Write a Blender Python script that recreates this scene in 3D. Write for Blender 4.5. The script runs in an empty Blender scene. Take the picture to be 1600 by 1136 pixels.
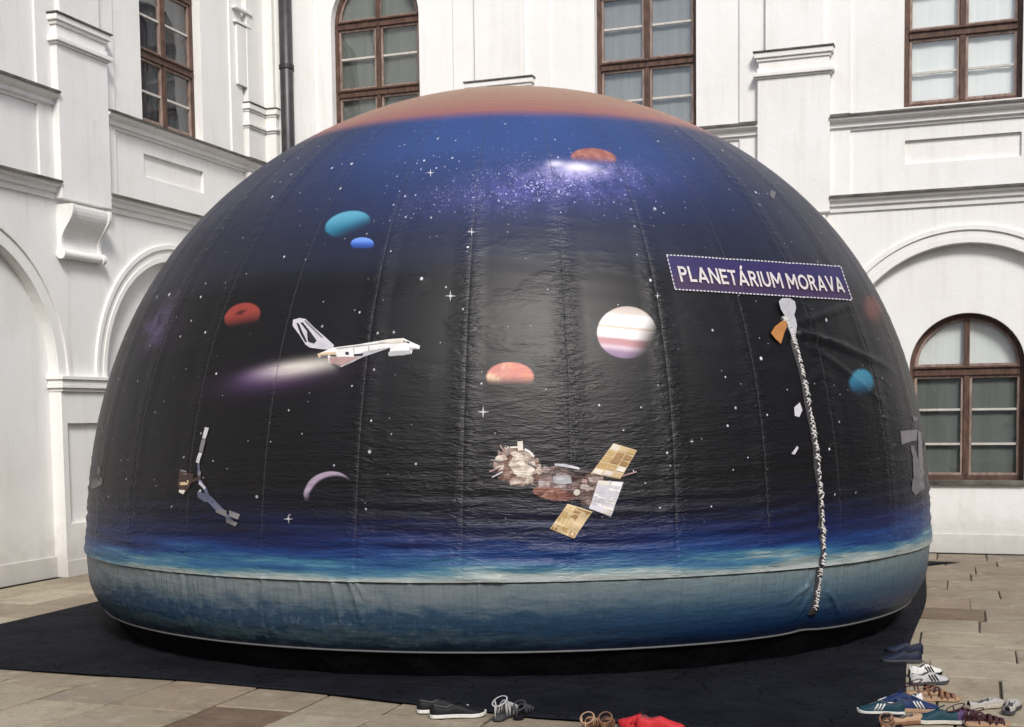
import bpy, bmesh, math, random
import numpy as np
from mathutils import Matrix, Vector
from mathutils.geometry import tessellate_polygon
random.seed(7); np.random.seed(7)
S = bpy.context.scene
C = S.collection
rad = math.radians

# ------------------------------------------------------------------ camera
FOC, PPX, PPY = 1999.47, 800.0, 782.95          # in pixels of a 1600x1136 frame
YAW, PITCH, ROLL = 0.338625, -0.068622, -0.012223
CAM = np.array([8.5429, -14.782, 1.6])
_f = np.array([-math.sin(YAW)*math.cos(PITCH), math.cos(YAW)*math.cos(PITCH), math.sin(PITCH)])
_r = np.array([math.cos(YAW), math.sin(YAW), 0.0]); _u = np.cross(_r, _f)
AR = _r*math.cos(ROLL)+_u*math.sin(ROLL); AU = -_r*math.sin(ROLL)+_u*math.cos(ROLL); AF = _f
cd = bpy.data.cameras.new('camera'); cam = bpy.data.objects.new('camera', cd); C.objects.link(cam)
cam.matrix_world = Matrix(((AR[0], AU[0], -AF[0], CAM[0]), (AR[1], AU[1], -AF[1], CAM[1]), (AR[2], AU[2], -AF[2], CAM[2]), (0, 0, 0, 1)))
cd.sensor_width = 36; cd.sensor_fit = 'HORIZONTAL'; cd.lens = FOC/1600*36
cd.shift_y = (PPY-568)/1600.0
cd.clip_start = 0.1; cd.clip_end = 800
S.camera = cam
S.render.resolution_x, S.render.resolution_y = 1024, 727

# ------------------------------------------------------------------ light
SUN_EL, SUN_AZ = rad(41), rad(-60)               # direction towards the sun, azimuth from +X
sd = np.array([math.cos(SUN_EL)*math.cos(SUN_AZ), math.cos(SUN_EL)*math.sin(SUN_AZ), math.sin(SUN_EL)])
W = bpy.data.worlds.new('World'); S.world = W; W.use_nodes = True
nt = W.node_tree; nt.nodes.clear()
sk = nt.nodes.new('ShaderNodeTexSky'); sk.sky_type = 'NISHITA'; sk.sun_disc = False
sk.sun_elevation = SUN_EL; sk.sun_rotation = math.pi/2-SUN_AZ
sk.air_density = 1.0; sk.dust_density = 3.0; sk.ozone_density = 0.6; sk.altitude = 200
bg = nt.nodes.new('ShaderNodeBackground'); bg.inputs[1].default_value = 0.120
wo = nt.nodes.new('ShaderNodeOutputWorld')
nt.links.new(sk.outputs[0], bg.inputs[0]); nt.links.new(bg.outputs[0], wo.inputs[0])
ld = bpy.data.lights.new('sun', 'SUN'); ld.energy = 2.3; ld.angle = rad(13); ld.color = (1, 0.985, 0.96)
lo = bpy.data.objects.new('sun', ld); C.objects.link(lo)
lo.rotation_euler = Vector(-sd).to_track_quat('-Z', 'Y').to_euler(); lo.location = (5, -8, 14)
S.view_settings.view_transform = 'Standard'; S.view_settings.look = 'None'
S.view_settings.gamma = 1; S.view_settings.use_curve_mapping = False
S.view_settings.exposure = 0.30

# ------------------------------------------------------------------ node helper
class E:
    """a tiny expression wrapper round Math nodes"""
    def __init__(s, t, sock): s.t = t; s.s = sock
    def _m(s, op, *o, clamp=False):
        n = s.t.nodes.new('ShaderNodeMath'); n.operation = op; n.use_clamp = clamp
        s.t.links.new(s.s, n.inputs[0])
        for i, x in enumerate(o):
            if isinstance(x, E): s.t.links.new(x.s, n.inputs[i+1])
            else: n.inputs[i+1].default_value = x
        return E(s.t, n.outputs[0])
    def __add__(s, o): return s._m('ADD', o)
    def __sub__(s, o): return s._m('SUBTRACT', o)
    def __mul__(s, o): return s._m('MULTIPLY', o)
    def __truediv__(s, o): return s._m('DIVIDE', o)
    def sqrt(s): return s._m('SQRT')
    def abs(s): return s._m('ABSOLUTE')
    def pow(s, o): return s._m('POWER', o)
    def exp(s): return s._m('EXPONENT')
    def sin(s): return s._m('SINE')
    def max(s, o): return s._m('MAXIMUM', o)
    def min(s, o): return s._m('MINIMUM', o)
    def gt(s, o): return s._m('GREATER_THAN', o)
    def clamp(s): return s._m('ADD', 0.0, clamp=True)
    def step(s, a, b):      # smoothstep a..b -> 0..1 (a may exceed b)
        n = s.t.nodes.new('ShaderNodeMapRange'); n.interpolation_type = 'SMOOTHSTEP'
        s.t.links.new(s.s, n.inputs[0])
        if a < b: n.inputs[1].default_value, n.inputs[2].default_value, n.inputs[3].default_value, n.inputs[4].default_value = a, b, 0, 1
        else: n.inputs[1].default_value, n.inputs[2].default_value, n.inputs[3].default_value, n.inputs[4].default_value = b, a, 1, 0
        return E(s.t, n.outputs[0])
def newmat(name, rough=0.6, spec=0.5):
    m = bpy.data.materials.new(name); m.use_nodes = True
    b = m.node_tree.nodes['Principled BSDF']
    b.inputs['Roughness'].default_value = rough; b.inputs['Specular IOR Level'].default_value = spec
    return m, m.node_tree, b
def tex(t, kind, vec=None, **kw):
    n = t.nodes.new(kind)
    if vec is not None: t.links.new(vec, n.inputs['Vector'])
    for k, v in kw.items():
        if k in n.inputs: n.inputs[k].default_value = v
        else: setattr(n, k, v)
    return n
def mapping(t, vec, scale=(1, 1, 1), rot=(0, 0, 0), loc=(0, 0, 0)):
    n = t.nodes.new('ShaderNodeMapping'); t.links.new(vec, n.inputs[0])
    n.inputs['Scale'].default_value = scale; n.inputs['Rotation'].default_value = rot; n.inputs['Location'].default_value = loc
    return n.outputs[0]
def coords(t, which='Object'): return t.nodes.new('ShaderNodeTexCoord').outputs[which]
def posn(t): return t.nodes.new('ShaderNodeNewGeometry').outputs['Position']
def mixc(t, fac, a, b, mode='MIX'):
    n = t.nodes.new('ShaderNodeMix'); n.data_type = 'RGBA'; n.blend_type = mode
    for i, x in ((0, fac), (6, a), (7, b)):
        if isinstance(x, E): t.links.new(x.s, n.inputs[i])
        elif isinstance(x, bpy.types.NodeSocket): t.links.new(x, n.inputs[i])
        elif isinstance(x, (tuple, list)): n.inputs[i].default_value = (*x[:3], 1)
        else: n.inputs[i].default_value = x
    return n.outputs[2]
def ramp(t, sock, stops, interp='LINEAR'):
    n = t.nodes.new('ShaderNodeValToRGB'); t.links.new(sock.s if isinstance(sock, E) else sock, n.inputs[0])
    r = n.color_ramp; r.interpolation = interp
    while len(r.elements) < len(stops): r.elements.new(0.5)
    for e, (p, c) in zip(r.elements, stops): e.position = p; e.color = (*c, 1) if len(c) == 3 else c
    return n.outputs[0]
def bump(t, b, height, strength=0.3, dist=0.01):
    n = t.nodes.new('ShaderNodeBump'); n.inputs['Strength'].default_value = strength; n.inputs['Distance'].default_value = dist
    t.links.new(height.s if isinstance(height, E) else height, n.inputs['Height']); t.links.new(n.outputs[0], b.inputs['Normal'])

def zz_of(t, p):
    z = t.nodes.new('ShaderNodeSeparateXYZ'); t.links.new(p, z.inputs[0]); return E(t, z.outputs[2])
def plaster(name, col, dirt):
    m, t, b = newmat(name, 0.85, 0.25)
    p = posn(t)
    n1 = tex(t, 'ShaderNodeTexNoise', p, Scale=0.7, Detail=6, Roughness=0.65)
    n2 = tex(t, 'ShaderNodeTexNoise', mapping(t, p, (5, 5, 0.5)), Scale=1.3, Detail=5, Roughness=0.6)   # rain runs
    n3 = tex(t, 'ShaderNodeTexNoise', p, Scale=38, Detail=4, Roughness=0.6)
    n4 = tex(t, 'ShaderNodeTexNoise', p, Scale=5, Detail=5, Roughness=0.7)
    z = t.nodes.new('ShaderNodeSeparateXYZ'); t.links.new(p, z.inputs[0])
    zz = E(t, z.outputs[2])
    c = mixc(t, E(t, n1.outputs[0]).step(0.42, 0.75)*0.36, col, dirt)
    c = mixc(t, E(t, n2.outputs[0]).step(0.50, 0.78)*0.36, c, dirt)
    n5 = tex(t, 'ShaderNodeTexNoise', mapping(t, p, (16, 16, 0.8)), Scale=1.5, Detail=4, Roughness=0.6)
    for zc_ in (3.77, 4.65, 5.27): c = mixc(t, (zz_of(t, p)-zc_).step(-0.5, 0.0)*(zz_of(t, p)-zc_).step(0.02, 0.0)*E(t, n5.outputs[0]).step(0.52, 0.72)*0.20, c, (0.47, 0.44, 0.39))
    c = mixc(t, E(t, n4.outputs[0]).step(0.62, 0.70)*0.12, c, dirt)
    low = (zz*-1.0+E(t, n4.outputs[0])*0.5).step(-0.35, 0.2)     # splash dirt along the foot of the wall
    c = mixc(t, low*0.55, c, (0.36, 0.34, 0.31))
    t.links.new(c, b.inputs['Base Color'])
    bump(t, b, E(t, n3.outputs[0])*0.5+E(t, n4.outputs[0]), 0.35, 0.012)
    return m
M = {}
M['plaster'] = plaster('white_plaster', (0.81, 0.805, 0.785), (0.62, 0.60, 0.55))
M['trim'] = plaster('white_trim_plaster', (0.82, 0.81, 0.785), (0.62, 0.59, 0.53))
m, t, b = newmat('lead_flashing', 0.55, 0.4)
n = tex(t, 'ShaderNodeTexNoise', posn(t), Scale=6, Detail=5)
t.links.new(ramp(t, n.outputs[0], [(0.3, (0.04, 0.035, 0.03)), (0.7, (0.17, 0.155, 0.135))]), b.inputs['Base Color']); M['flash'] = m
def wood(name, a, c):
    m, t, b = newmat(name, 0.55, 0.35)
    n = tex(t, 'ShaderNodeTexNoise', mapping(t, posn(t), (9, 9, 3)), Scale=2.2, Detail=6, Roughness=0.7)
    t.links.new(ramp(t, n.outputs[0], [(0.32, a), (0.68, c)]), b.inputs['Base Color'])
    bump(t, b, n.outputs[0], 0.4, 0.004); return m
M['frame'] = wood('weathered_brown_wood', (0.040, 0.022, 0.016), (0.145, 0.080, 0.056))
M['sash'] = wood('pale_worn_sash_paint', (0.16, 0.10, 0.08), (0.38, 0.29, 0.245))
M['bar'] = wood('pale_glazing_bar', (0.45, 0.42, 0.38), (0.62, 0.59, 0.55))
m, t, b = newmat('window_glass', 0.03, 0.5)
t.nodes.remove(b); out = t.nodes['Material Output']
tr = t.nodes.new('ShaderNodeBsdfTransparent'); gl = t.nodes.new('ShaderNodeBsdfGlossy'); gl.inputs['Roughness'].default_value = 0.02
tr.inputs[0].default_value = (0.95, 0.965, 0.96, 1)
lw = t.nodes.new('ShaderNodeLayerWeight'); lw.inputs[0].default_value = 0.5
mx = t.nodes.new('ShaderNodeMixShader')
bn = t.nodes.new('ShaderNodeBump'); bn.inputs['Strength'].default_value = 0.06; bn.inputs['Distance'].default_value = 0.05
nn = tex(t, 'ShaderNodeTexNoise', posn(t), Scale=3.0, Detail=1); t.links.new(nn.outputs[0], bn.inputs['Height']); t.links.new(bn.outputs[0], gl.inputs['Normal'])
f2 = (E(t, lw.outputs['Facing']).pow(5.0)*0.9+0.075).clamp()
t.links.new(f2.s, mx.inputs[0]); t.links.new(tr.outputs[0], mx.inputs[1]); t.links.new(gl.outputs[0], mx.inputs[2]); t.links.new(mx.outputs[0], out.inputs[0]); M['glass'] = m
def curtain(name, a, c):
    m, t, b = newmat(name, 0.9, 0.1)
    n = tex(t, 'ShaderNodeTexNoise', mapping(t, posn(t), (14, 14, 0.6)), Scale=1.4, Detail=3)
    t.links.new(ramp(t, n.outputs[0], [(0.35, a), (0.65, c)]), b.inputs['Base Color']); return m
M['net_grey'] = curtain('grey_net_curtain', (0.155, 0.165, 0.15), (0.185, 0.195, 0.18))
M['net_dark'] = curtain('dark_net_curtain', (0.045, 0.045, 0.055), (0.08, 0.08, 0.095))
M['net_mid'] = curtain('mid_grey_blind', (0.27, 0.275, 0.28), (0.31, 0.315, 0.32))
M['reflect_white'] = curtain('white_pane_reflection', (0.86, 0.86, 0.85), (0.89, 0.89, 0.88))  # white backing colour standing in for sky and wall reflected in the panes
m, t, b = newmat('dark_room', 0.9, 0.1); b.inputs['Base Color'].default_value = (0.03, 0.03, 0.03, 1); M['room'] = m
m, t, b = newmat('dark_drainpipe_metal', 0.42, 0.5)
n = tex(t, 'ShaderNodeTexNoise', posn(t), Scale=9, Detail=5)
t.links.new(ramp(t, n.outputs[0], [(0.3, (0.016, 0.015, 0.018)), (0.7, (0.045, 0.042, 0.048))]), b.inputs['Base Color']); M['pipe'] = m

# ------------------------------------------------------------------ mesh helpers
def link(o, parent=None):
    C.objects.link(o)
    if parent is not None: o.parent = parent
    return o
def mk(name, verts, faces, mat, parent=None, smooth=False, uv=None, mi=None, bevel=0, fix=True):
    me = bpy.data.meshes.new(name)
    me.from_pydata([tuple(map(float, v)) for v in verts], [], [tuple(int(i) for i in f) for f in faces])
    for mm in (mat if isinstance(mat, (list, tuple)) else [mat]): me.materials.append(mm)
    if mi is not None: me.polygons.foreach_set('material_index', np.array(mi, dtype=np.int32))
    if uv is not None:
        l = me.uv_layers.new(name='UVMap'); idx = np.zeros(len(me.loops), dtype=np.int32); me.loops.foreach_get('vertex_index', idx)
        l.data.foreach_set('uv', np.asarray(uv, dtype=np.float32)[idx].ravel())
    if smooth: me.polygons.foreach_set('use_smooth', [True]*len(me.polygons))
    if fix:
        bm = bmesh.new(); bm.from_mesh(me); bmesh.ops.recalc_face_normals(bm, faces=bm.faces); bm.to_mesh(me); bm.free()
    me.update()
    o = bpy.data.objects.new(name, me)
    if bevel:
        md = o.modifiers.new('bevel', 'BEVEL'); md.width = bevel; md.segments = 2; md.limit_method = 'ANGLE'; md.angle_limit = rad(40)
    return link(o, parent)
class MB:
    def __init__(s): s.v = []; s.f = []; s.m = []
    def add(s, v, f, m=0):
        k = len(s.v); s.v += [tuple(x) for x in v]; s.f += [tuple(i+k for i in q) for q in f]; s.m += [m]*len(f)
    def box(s, x0, x1, y0, y1, z0, z1, m=0):
        s.add([(x, y, z) for x in (x0, x1) for y in (y0, y1) for z in (z0, z1)],
              [(0, 1, 3, 2), (4, 6, 7, 5), (0, 4, 5, 1), (2, 3, 7, 6), (0, 2, 6, 4), (1, 5, 7, 3)], m)
    def tube(s, pts, r, seg=8, m=0, closed=False, flat=None):
        pts = [np.array(p, float) for p in pts]; n = len(pts); v = []; f = []
        up = None
        for i, p in enumerate(pts):
            a = pts[(i+1) % n] if (closed or i < n-1) else p; c = pts[i-1] if (closed or i > 0) else p
            d = a-c; d /= (np.linalg.norm(d)+1e-9)
            if up is None: up = np.array([0, 0, 1.]) if abs(d[2]) < .9 else np.array([1., 0, 0])
            s1 = np.cross(d, up); s1 /= (np.linalg.norm(s1)+1e-9); u1 = np.cross(s1, d); up = u1
            rr = r[i] if isinstance(r, (list, tuple)) else r
            for k in range(seg):
                q = 2*math.pi*k/seg; v.append(p+s1*math.cos(q)*rr+u1*math.sin(q)*rr*(flat or 1))
        for i in range(n if closed else n-1):
            for k in range(seg):
                j = (i+1) % n; f.append((i*seg+k, i*seg+(k+1) % seg, j*seg+(k+1) % seg, j*seg+k))
        if not closed: f.append(tuple(range(seg))); f.append(tuple((n-1)*seg+k for k in range(seg)))
        s.add(v, f, m)
    def build(s, name, mat, parent=None, xf=None, **kw):
        v = s.v if xf is None else [xf(*p) for p in s.v]
        return mk(name, v, s.f, mat, parent, mi=s.m if isinstance(mat, (list, tuple)) else None, **kw)
def empty(name, loc, label=None, cat=None, group=None, kind=None, rz=0):
    o = bpy.data.objects.new(name, None); o.location = loc; o.rotation_euler = (0, 0, rz); o.empty_display_size = 0.2; link(o)
    return tag(o, label, cat, group, kind)
def tag(o, label=None, cat=None, group=None, kind=None):
    if label: o['label'] = label
    if cat: o['category'] = cat
    if group: o['group'] = group
    if kind: o['kind'] = kind
    return o
def slab(outer, holes, d0, d1):
    """extruded flat shape (x,z outline with holes), depth d0..d1 -> verts as (x, d, z)"""
    loops = [outer]+holes
    flat = [p for l in loops for p in l]
    tri = tessellate_polygon([[Vector((p[0], p[1], 0)) for p in l] for l in loops])
    n = len(flat); v = [(p[0], d0, p[1]) for p in flat]+[(p[0], d1, p[1]) for p in flat]
    f = [tuple(q) for q in tri]+[tuple(i+n for i in reversed(q)) for q in tri]
    k = 0
    for l in loops:
        m = len(l)
        for i in range(m): f.append((k+i, k+(i+1) % m, n+k+(i+1) % m, n+k+i))
        k += m
    return v, f
def arch(cx, hw, z0, zs, seg=24):     # opening with a round head springing at zs
    return [(cx-hw, z0), (cx+hw, z0)]+[(cx+hw*math.cos(a), zs+hw*math.sin(a)) for a in np.linspace(0, math.pi, seg)]
def inv(p, cx, hw, z0, zs): return arch(cx, hw, z0, zs)

# ------------------------------------------------------------------ facades
ZC = dict(s0=3.78, s1=3.955, c0=4.66, c1=4.83, cap0=5.28, cap1=5.57)
def profile(L0, L1, prof):            # moulding: closed (d,z) profile run along x
    n = len(prof); v = [(L0, d, z) for d, z in prof]+[(L1, d, z) for d, z in prof]
    f = [tuple(range(n)), tuple(reversed(range(n, 2*n)))]+[(i, (i+1) % n, n+(i+1) % n, n+i) for i in range(n)]
    return v, f
def facade(root, xf, x0, x1, bays, pils, extra_strip, ground_windows, curt, hw=0.60):
    B = 0.05      # bevel-free base
    def part(name, vf, mat, par=root, **kw):
        return mk(name, [xf(*p) for p in vf[0]], vf[1], mat, par, **kw)
    archr = 1.34; zs = 2.03
    up = [arch(c, hw, 4.83+0.03, 6.50) for c in bays]
    blind = [arch(c+0.05, archr, 0.0, zs, 40) for c in bays]
    gw = [arch(c+0.08, 0.60, 0.80, 2.03, 28) for c in bays] if ground_windows else []
    rect = lambda a, b_, c_, d_: [(a, c_), (b_, c_), (b_, d_), (a, d_)]
    # lower wall skin pierced by the blind arches (open to the ground)
    xs = [x0]
    outl = [(x0, 0)]
    for bl in blind:
        cx = (bl[0][0]+bl[1][0])/2
        outl += [(cx-archr, 0)]+[(cx+archr*math.cos(a), zs+archr*math.sin(a)) for a in np.linspace(math.pi, 0, 40)]+[(cx+archr, 0)]
    outl += [(x1, 0), (x1, 3.85), (x0, 3.85)]
    part('lower_wall_skin', slab(outl, [], -0.10, 0.0), M['plaster'])
    part('arch_back_wall', slab(rect(x0, x1, 0, 3.85), gw, -0.42, -0.102), M['plaster'])
    panels = [rect(c-0.58, c+0.60, 4.25, 4.505) for c in bays]
    part('upper_wall', slab(rect(x0, x1, 3.852, 9.2), up+panels, -0.42, 0.0), M['plaster'])
    for c in bays: part('sunk_panel', slab(rect(c-0.60, c+0.62, 4.23, 4.525), [], -0.20, -0.035), M['trim'])
    # stepped strips behind the pilasters
    for c in pils:
        part('wall_strip', slab(rect(c-0.61, c+0.61, ZC['s1']+0.002, ZC['c0']-0.002), [], 0.001, 0.028), M['plaster'], bevel=0.004)
        part('wall_strip', slab(rect(c-0.61, c+0.61, ZC['c1']+0.015, 8.3), [], 0.001, 0.028), M['plaster'], bevel=0.004)
    for a, b_ in extra_strip:
        part('wall_strip', slab(rect(a, b_, ZC['c1']+0.015, 8.3), [], 0.001, 0.028), M['plaster'], bevel=0.004)
    # pilasters
    for c in pils:
        part('pilaster', slab(rect(c-0.395, c+0.395, ZC['s0'], ZC['cap0']), [], 0.0, 0.105), M['plaster'], bevel=0.006)
        mb = MB()
        mb.box(c-0.415, c+0.415, 0, 0.125, 5.28, 5.30); mb.box(c-0.44, c+0.44, 0, 0.15, 5.302, 5.345)
        mb.box(c-0.40, c+0.40, 0, 0.112, 5.347, 5.40); mb.box(c-0.385, c+0.385, 0, 0.098, 5.402, 5.47)
        mb.box(c-0.405, c+0.405, 0, 0.118, 5.472, 5.505); mb.box(c-0.43, c+0.43, 0, 0.14, 5.507, 5.565)
        cp = mb.build('pilaster_cap', M['trim'], root, xf, bevel=0.006)
        mb = MB(); mb.box(c-0.44, c+0.44, 0, 0.155, 5.567, 5.582); mb.build('flashing', M['flash'], cp, xf)
        part('pilaster_shaft', slab(rect(c-0.31, c+0.31, 5.584, 8.3), [], 0.0, 0.085), M['plaster'], bevel=0.006)
    # string course and window-sill cornice, running between pilasters
    edges = sorted([x0]+[e for c in pils for e in (c-0.397, c+0.397)]+[x1])
    for i in range(0, len(edges), 2):
        a, b_ = edges[i], edges[i+1]
        if b_-a < 0.1: continue
        st = part('string_course', profile(a, b_, [(0, 3.775), (0.022, 3.775), (0.026, 3.80), (0.026, 3.832), (0.055, 3.84), (0.06, 3.875), (0.06, 3.885), (0.10, 3.90), (0.105, 3.938), (0, 3.938)]), M['trim'])
        part('flashing', profile(a, b_, [(0, 3.939), (0.118, 3.925), (0.128, 3.925), (0.128, 3.948), (0, 3.968)]), M['flash'], st)
        st = part('sill_cornice', profile(a, b_, [(0, 4.655), (0.022, 4.655), (0.024, 4.685), (0.055, 4.69), (0.055, 4.735), (0.065, 4.74), (0.115, 4.765), (0.12, 4.808), (0, 4.808)]), M['trim'])
        part('flashing', profile(a, b_, [(-0.1, 4.809), (0.13, 4.792), (0.14, 4.792), (0.14, 4.815), (-0.1, 4.84)]), M['flash'], st)
    # archivolts, piers, consoles
    for bl in blind:
        cx = (bl[0][0]+bl[1][0])/2
        for r0, r1, d in ((1.342, 1.40, 0.022), (1.402, 1.475, 0.012), (1.477, 1.53, 0.032)):
            an = np.linspace(0, math.pi, 48)
            o = [(cx+r1*math.cos(a), zs+r1*math.sin(a)) for a in an]+[(cx+r0*math.cos(a), zs+r0*math.sin(a)) for a in an[::-1]]
            part('archivolt', slab(o, [], 0.0005, d), M['trim'], bevel=0.003)
    pier_x = [c for c in pils]
    for c0 in pier_x:
        c = c0+0.05
        mb = MB()
        mb.box(c-0.43, c+0.43, -0.10, 0.10, 1.99, 2.028); mb.box(c-0.41, c+0.41, -0.10, 0.08, 1.945, 1.988)
        mb.box(c-0.425, c+0.425, -0.10, 0.092, 1.905, 1.943); mb.box(c-0.40, c+0.40, -0.10, 0.07, 1.87, 1.903)
        mb.build('pier_capital', M['trim'], root, xf, bevel=0.006)
        fr = slab(rect(c-0.39, c+0.39, 0.0, 1.868), [rect(c-0.31, c+0.31, 0.54, 1.55)], 0.0005, 0.045)
        part('pier_face', fr, M['plaster'], bevel=0.004)
        mb = MB(); mb.box(c-0.41, c+0.41, 0.046, 0.065, 0.0, 0.17); mb.build('pier_foot', M['plaster'], root, xf, bevel=0.005)
        # console: scrolled bracket
        pr = []
        for i in range(15):
            q = i/14; z = 3.70-0.46*q; pr.append((0.045+0.12*(1-q)**1.5+0.035*math.sin(q*math.pi*2.0+0.6), z))
        pr = [(0.0, 3.73), (0.18, 3.73)]+pr+[(0.0, 3.24)]
        cn = part('console', profile(c-0.27, c+0.27, pr), M['trim'], smooth=False, bevel=0.004)
        for a, b_ in ((c-0.31, c-0.272), (c+0.272, c+0.31)):
            part('console_cheek', profile(a, b_, [(d+0.018, z) if d > 0 else (d, z) for d, z in pr]), M['trim'], cn)
        mb = MB(); mb.tube([(c-0.30, 0.055, 3.245), (c+0.30, 0.055, 3.245)], 0.042, 14)
        for e in (c-0.31, c+0.31): mb.tube([(e-0.025, 0.055, 3.245), (e+0.025, 0.055, 3.245)], 0.055, 14)
        mb.build('console_scroll', M['trim'], cn, xf)
    for bl in blind:      # plinth at the back of each arch
        cx = (bl[0][0]+bl[1][0])/2
        mb = MB(); mb.box(cx-archr+0.001, cx+archr-0.001, -0.1015, -0.075, 0.0, 0.215); mb.build('plinth', M['plaster'], root, xf, bevel=0.006)
    # eaves cornice above the frame
    part('eaves_cornice', profile(x0, x1, [(0, 8.32), (0.08, 8.32), (0.1, 8.5), (0.25, 8.55), (0.3, 8.8), (0.45, 8.85), (0.5, 9.0), (0.5, 9.15), (0, 9.15)]), M['trim'])
    mb = MB(); mb.box(x0, x1, -1.3, -1.2, 0, 9.2); mb.build('inner_wall', M['room'], root, xf)
    # windows
    def window(c, hw, zb, trans, zs_, bars, cur, arc_cur, sill=False):
        dg = -0.25 if sill else -0.14
        fw = 0.05
        ring_o = arch(c, hw-0.001, zb, zs_); ring_i = arch(c, hw-fw, zb+fw, zs_)
        w = part('window', slab(ring_o, [ring_i], dg-0.04, dg+0.035), M['frame'], bevel=0.004)
        rails = MB()
        for a, b_ in trans: rails.box(c-hw+fw, c+hw-fw, dg-0.03, dg+0.048, a, b_); rails.box(c-hw+fw, c+hw-fw, dg+0.0475, dg+0.07, b_-0.022, b_+0.001); rails.build('transom', M['frame'], w, xf, bevel=0.004); rails = MB()
        # mullion pieces between transoms
        zz = [zb+fw]+[q for tpair in trans for q in tpair]+[zs_+hw-fw]
        for i in range(0, len(zz), 2):
            mb = MB(); mb.box(c-0.028, c+0.028, dg-0.03, dg+0.04, zz[i]+0.001, zz[i+1]-0.001); mb.build('mullion', M['frame'], w, xf, bevel=0.004)
        # sashes
        for i in range(0, len(zz), 2):
            a, b_ = zz[i], zz[i+1]; top = i == len(zz)-2
            for s_ in (-1, 1):
                xa, xb = (c-hw+fw, c-0.028) if s_ < 0 else (c+0.028, c+hw-fw)
                if not top:
                    part('sash', slab(rect(xa+0.002, xb-0.002, a+0.002, b_-0.002), [rect(xa+0.03, xb-0.03, a+0.03, b_-0.03)], dg-0.02, dg+0.02), M['sash'], w, bevel=0.003)
                    ys = [a+0.03]+[q for q in bars if a < q < b_]+[b_-0.03]
                    for q in ys[1:-1]:
                        mb = MB(); mb.box(xa+0.031, xb-0.031, dg-0.012, dg+0.014, q-0.012, q+0.012); mb.build('glazing_bar', M['bar'], w, xf)
                    for q0, q1 in zip(ys[:-1], ys[1:]):
                        mb = MB(); mb.box(xa+0.022, xb-0.022, dg-0.004, dg, q0, q1); mb.build('glass_pane', M['glass'], w, xf)
                else:
                    g = [(c+s_*0.028, a)]+[(c+s_*max(0.028, (hw-fw)*math.cos(q)), max(a, zs_+(hw-fw)*math.sin(q))) for q in np.linspace(0, math.pi/2, 14)]
                    part('glass_pane', slab(g, [], dg-0.004, dg), M['glass'], w)
                    inn = [(c+(p[0]-c)*0.92+s_*0.004, a+0.028+(p[1]-a)*0.90) for p in g]
                    part('sash', slab(g, [inn], dg-0.02, dg+0.02), M['sash'], w)
        # curtain with soft folds just inside; the white ones paint in a bright reflection
        for k, s_ in enumerate((-1, 1)):
            for j, (a, b_, cu) in enumerate(((zb, trans[-1][0], cur[k]), (trans[-1][0], zs_+hw, arc_cur[k]))):
                if cu is None: continue
                xa, xb = (c-hw-0.05, c) if s_ < 0 else (c, c+hw+0.05)
                N = 40; v = []; f = []
                for i in range(N+1):
                    x = xa+(xb-xa)*i/N; d = dg-0.040+0.003*math.sin(i*0.35+k)+0.0008*math.sin(i*1.3)
                    v += [(x, d, a), (x, d, b_)]
                f = [(2*i, 2*i+2, 2*i+3, 2*i+1) for i in range(N)]
                part('curtain', (v, f), M[cu], w, smooth=True)
        if sill:
            mb = MB(); mb.box(c-hw-0.02, c+hw+0.02, -0.22, -0.055, zb-0.045, zb+0.002); mb.build('window_sill', M['flash'], w, xf, bevel=0.004)
    for i, c in enumerate(bays):
        window(c, hw, 4.862, ((5.60, 5.69), (6.44, 6.535)), 6.50, (5.24, 6.08), *curt[i])
    if ground_windows:
        for c in bays: window(c+0.08, 0.60, 0.802, ((1.955, 2.055),), 2.03, (1.20, 1.58), ('net_grey', 'net_grey'), ('reflect_white', 'reflect_white'), True)

back = empty('palace_wing', (6.5, 0, 0), 'white plastered palace wing behind the dome with the tall brown windows in a row', 'building', 'palace wings around the courtyard')
xb = lambda x, d, z: (x-6.5, -d, z)
facade(back, xb, 0.0, 17.5, [1.60, 5.03, 8.50, 11.95], [3.27, 6.735, 10.2, 13.66], [(0.25, 0.76)], True,
       [(('net_grey', 'net_grey'), ('net_grey', 'net_grey')), (('net_mid', 'net_mid'), ('net_mid', 'net_mid')),
        (('reflect_white', 'reflect_white'), ('reflect_white', 'reflect_white')), (('net_mid', 'net_mid'), ('net_mid', 'net_mid'))])
left = empty('palace_wing', (0, -8, 0), 'white plastered side wing on the left with blind arches and one dark window', 'building', 'palace wings around the courtyard')
xl = lambda x, d, z: (d, -x+8, z)
facade(left, xl, 0.0, 25.0, [2.0, 5.46, 8.92, 12.38], [3.73, 7.19, 10.65, 14.1], [(0.53, 0.80)], False,
       [(('net_dark', 'net_dark'), ('net_dark', 'net_dark'))]*4)
# corner pilasters
def corner(root, xf, w, d):
    mb = MB(); mb.box(0.0, w, 0, d, 3.97, 4.654); mb.box(0, w, 0, d, 4.842, 5.20); mb.build('corner_pilaster', M['plaster'], root, xf, bevel=0.005)
    mb = MB(); mb.box(0, w+0.01, 0, d+0.015, 5.20, 5.225); mb.box(0, w+0.03, 0, d+0.035, 5.227, 5.26); mb.box(0, w, 0, d+0.005, 5.262, 5.40)
    mb.box(0, w+0.01, 0, d+0.015, 5.402, 5.43); mb.box(0, w+0.03, 0, d+0.035, 5.432, 5.50)
    cp = mb.build('pilaster_cap', M['trim'], root, xf, bevel=0.005)
    mb = MB(); mb.box(0, w+0.035, 0, d+0.045, 5.502, 5.515); mb.build('flashing', M['flash'], cp, xf)
    mb = MB(); mb.box(0, w-0.04, 0, d-0.02, 5.517, 8.3); mb.build('corner_pilaster', M['plaster'], root, xf, bevel=0.005)
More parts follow.
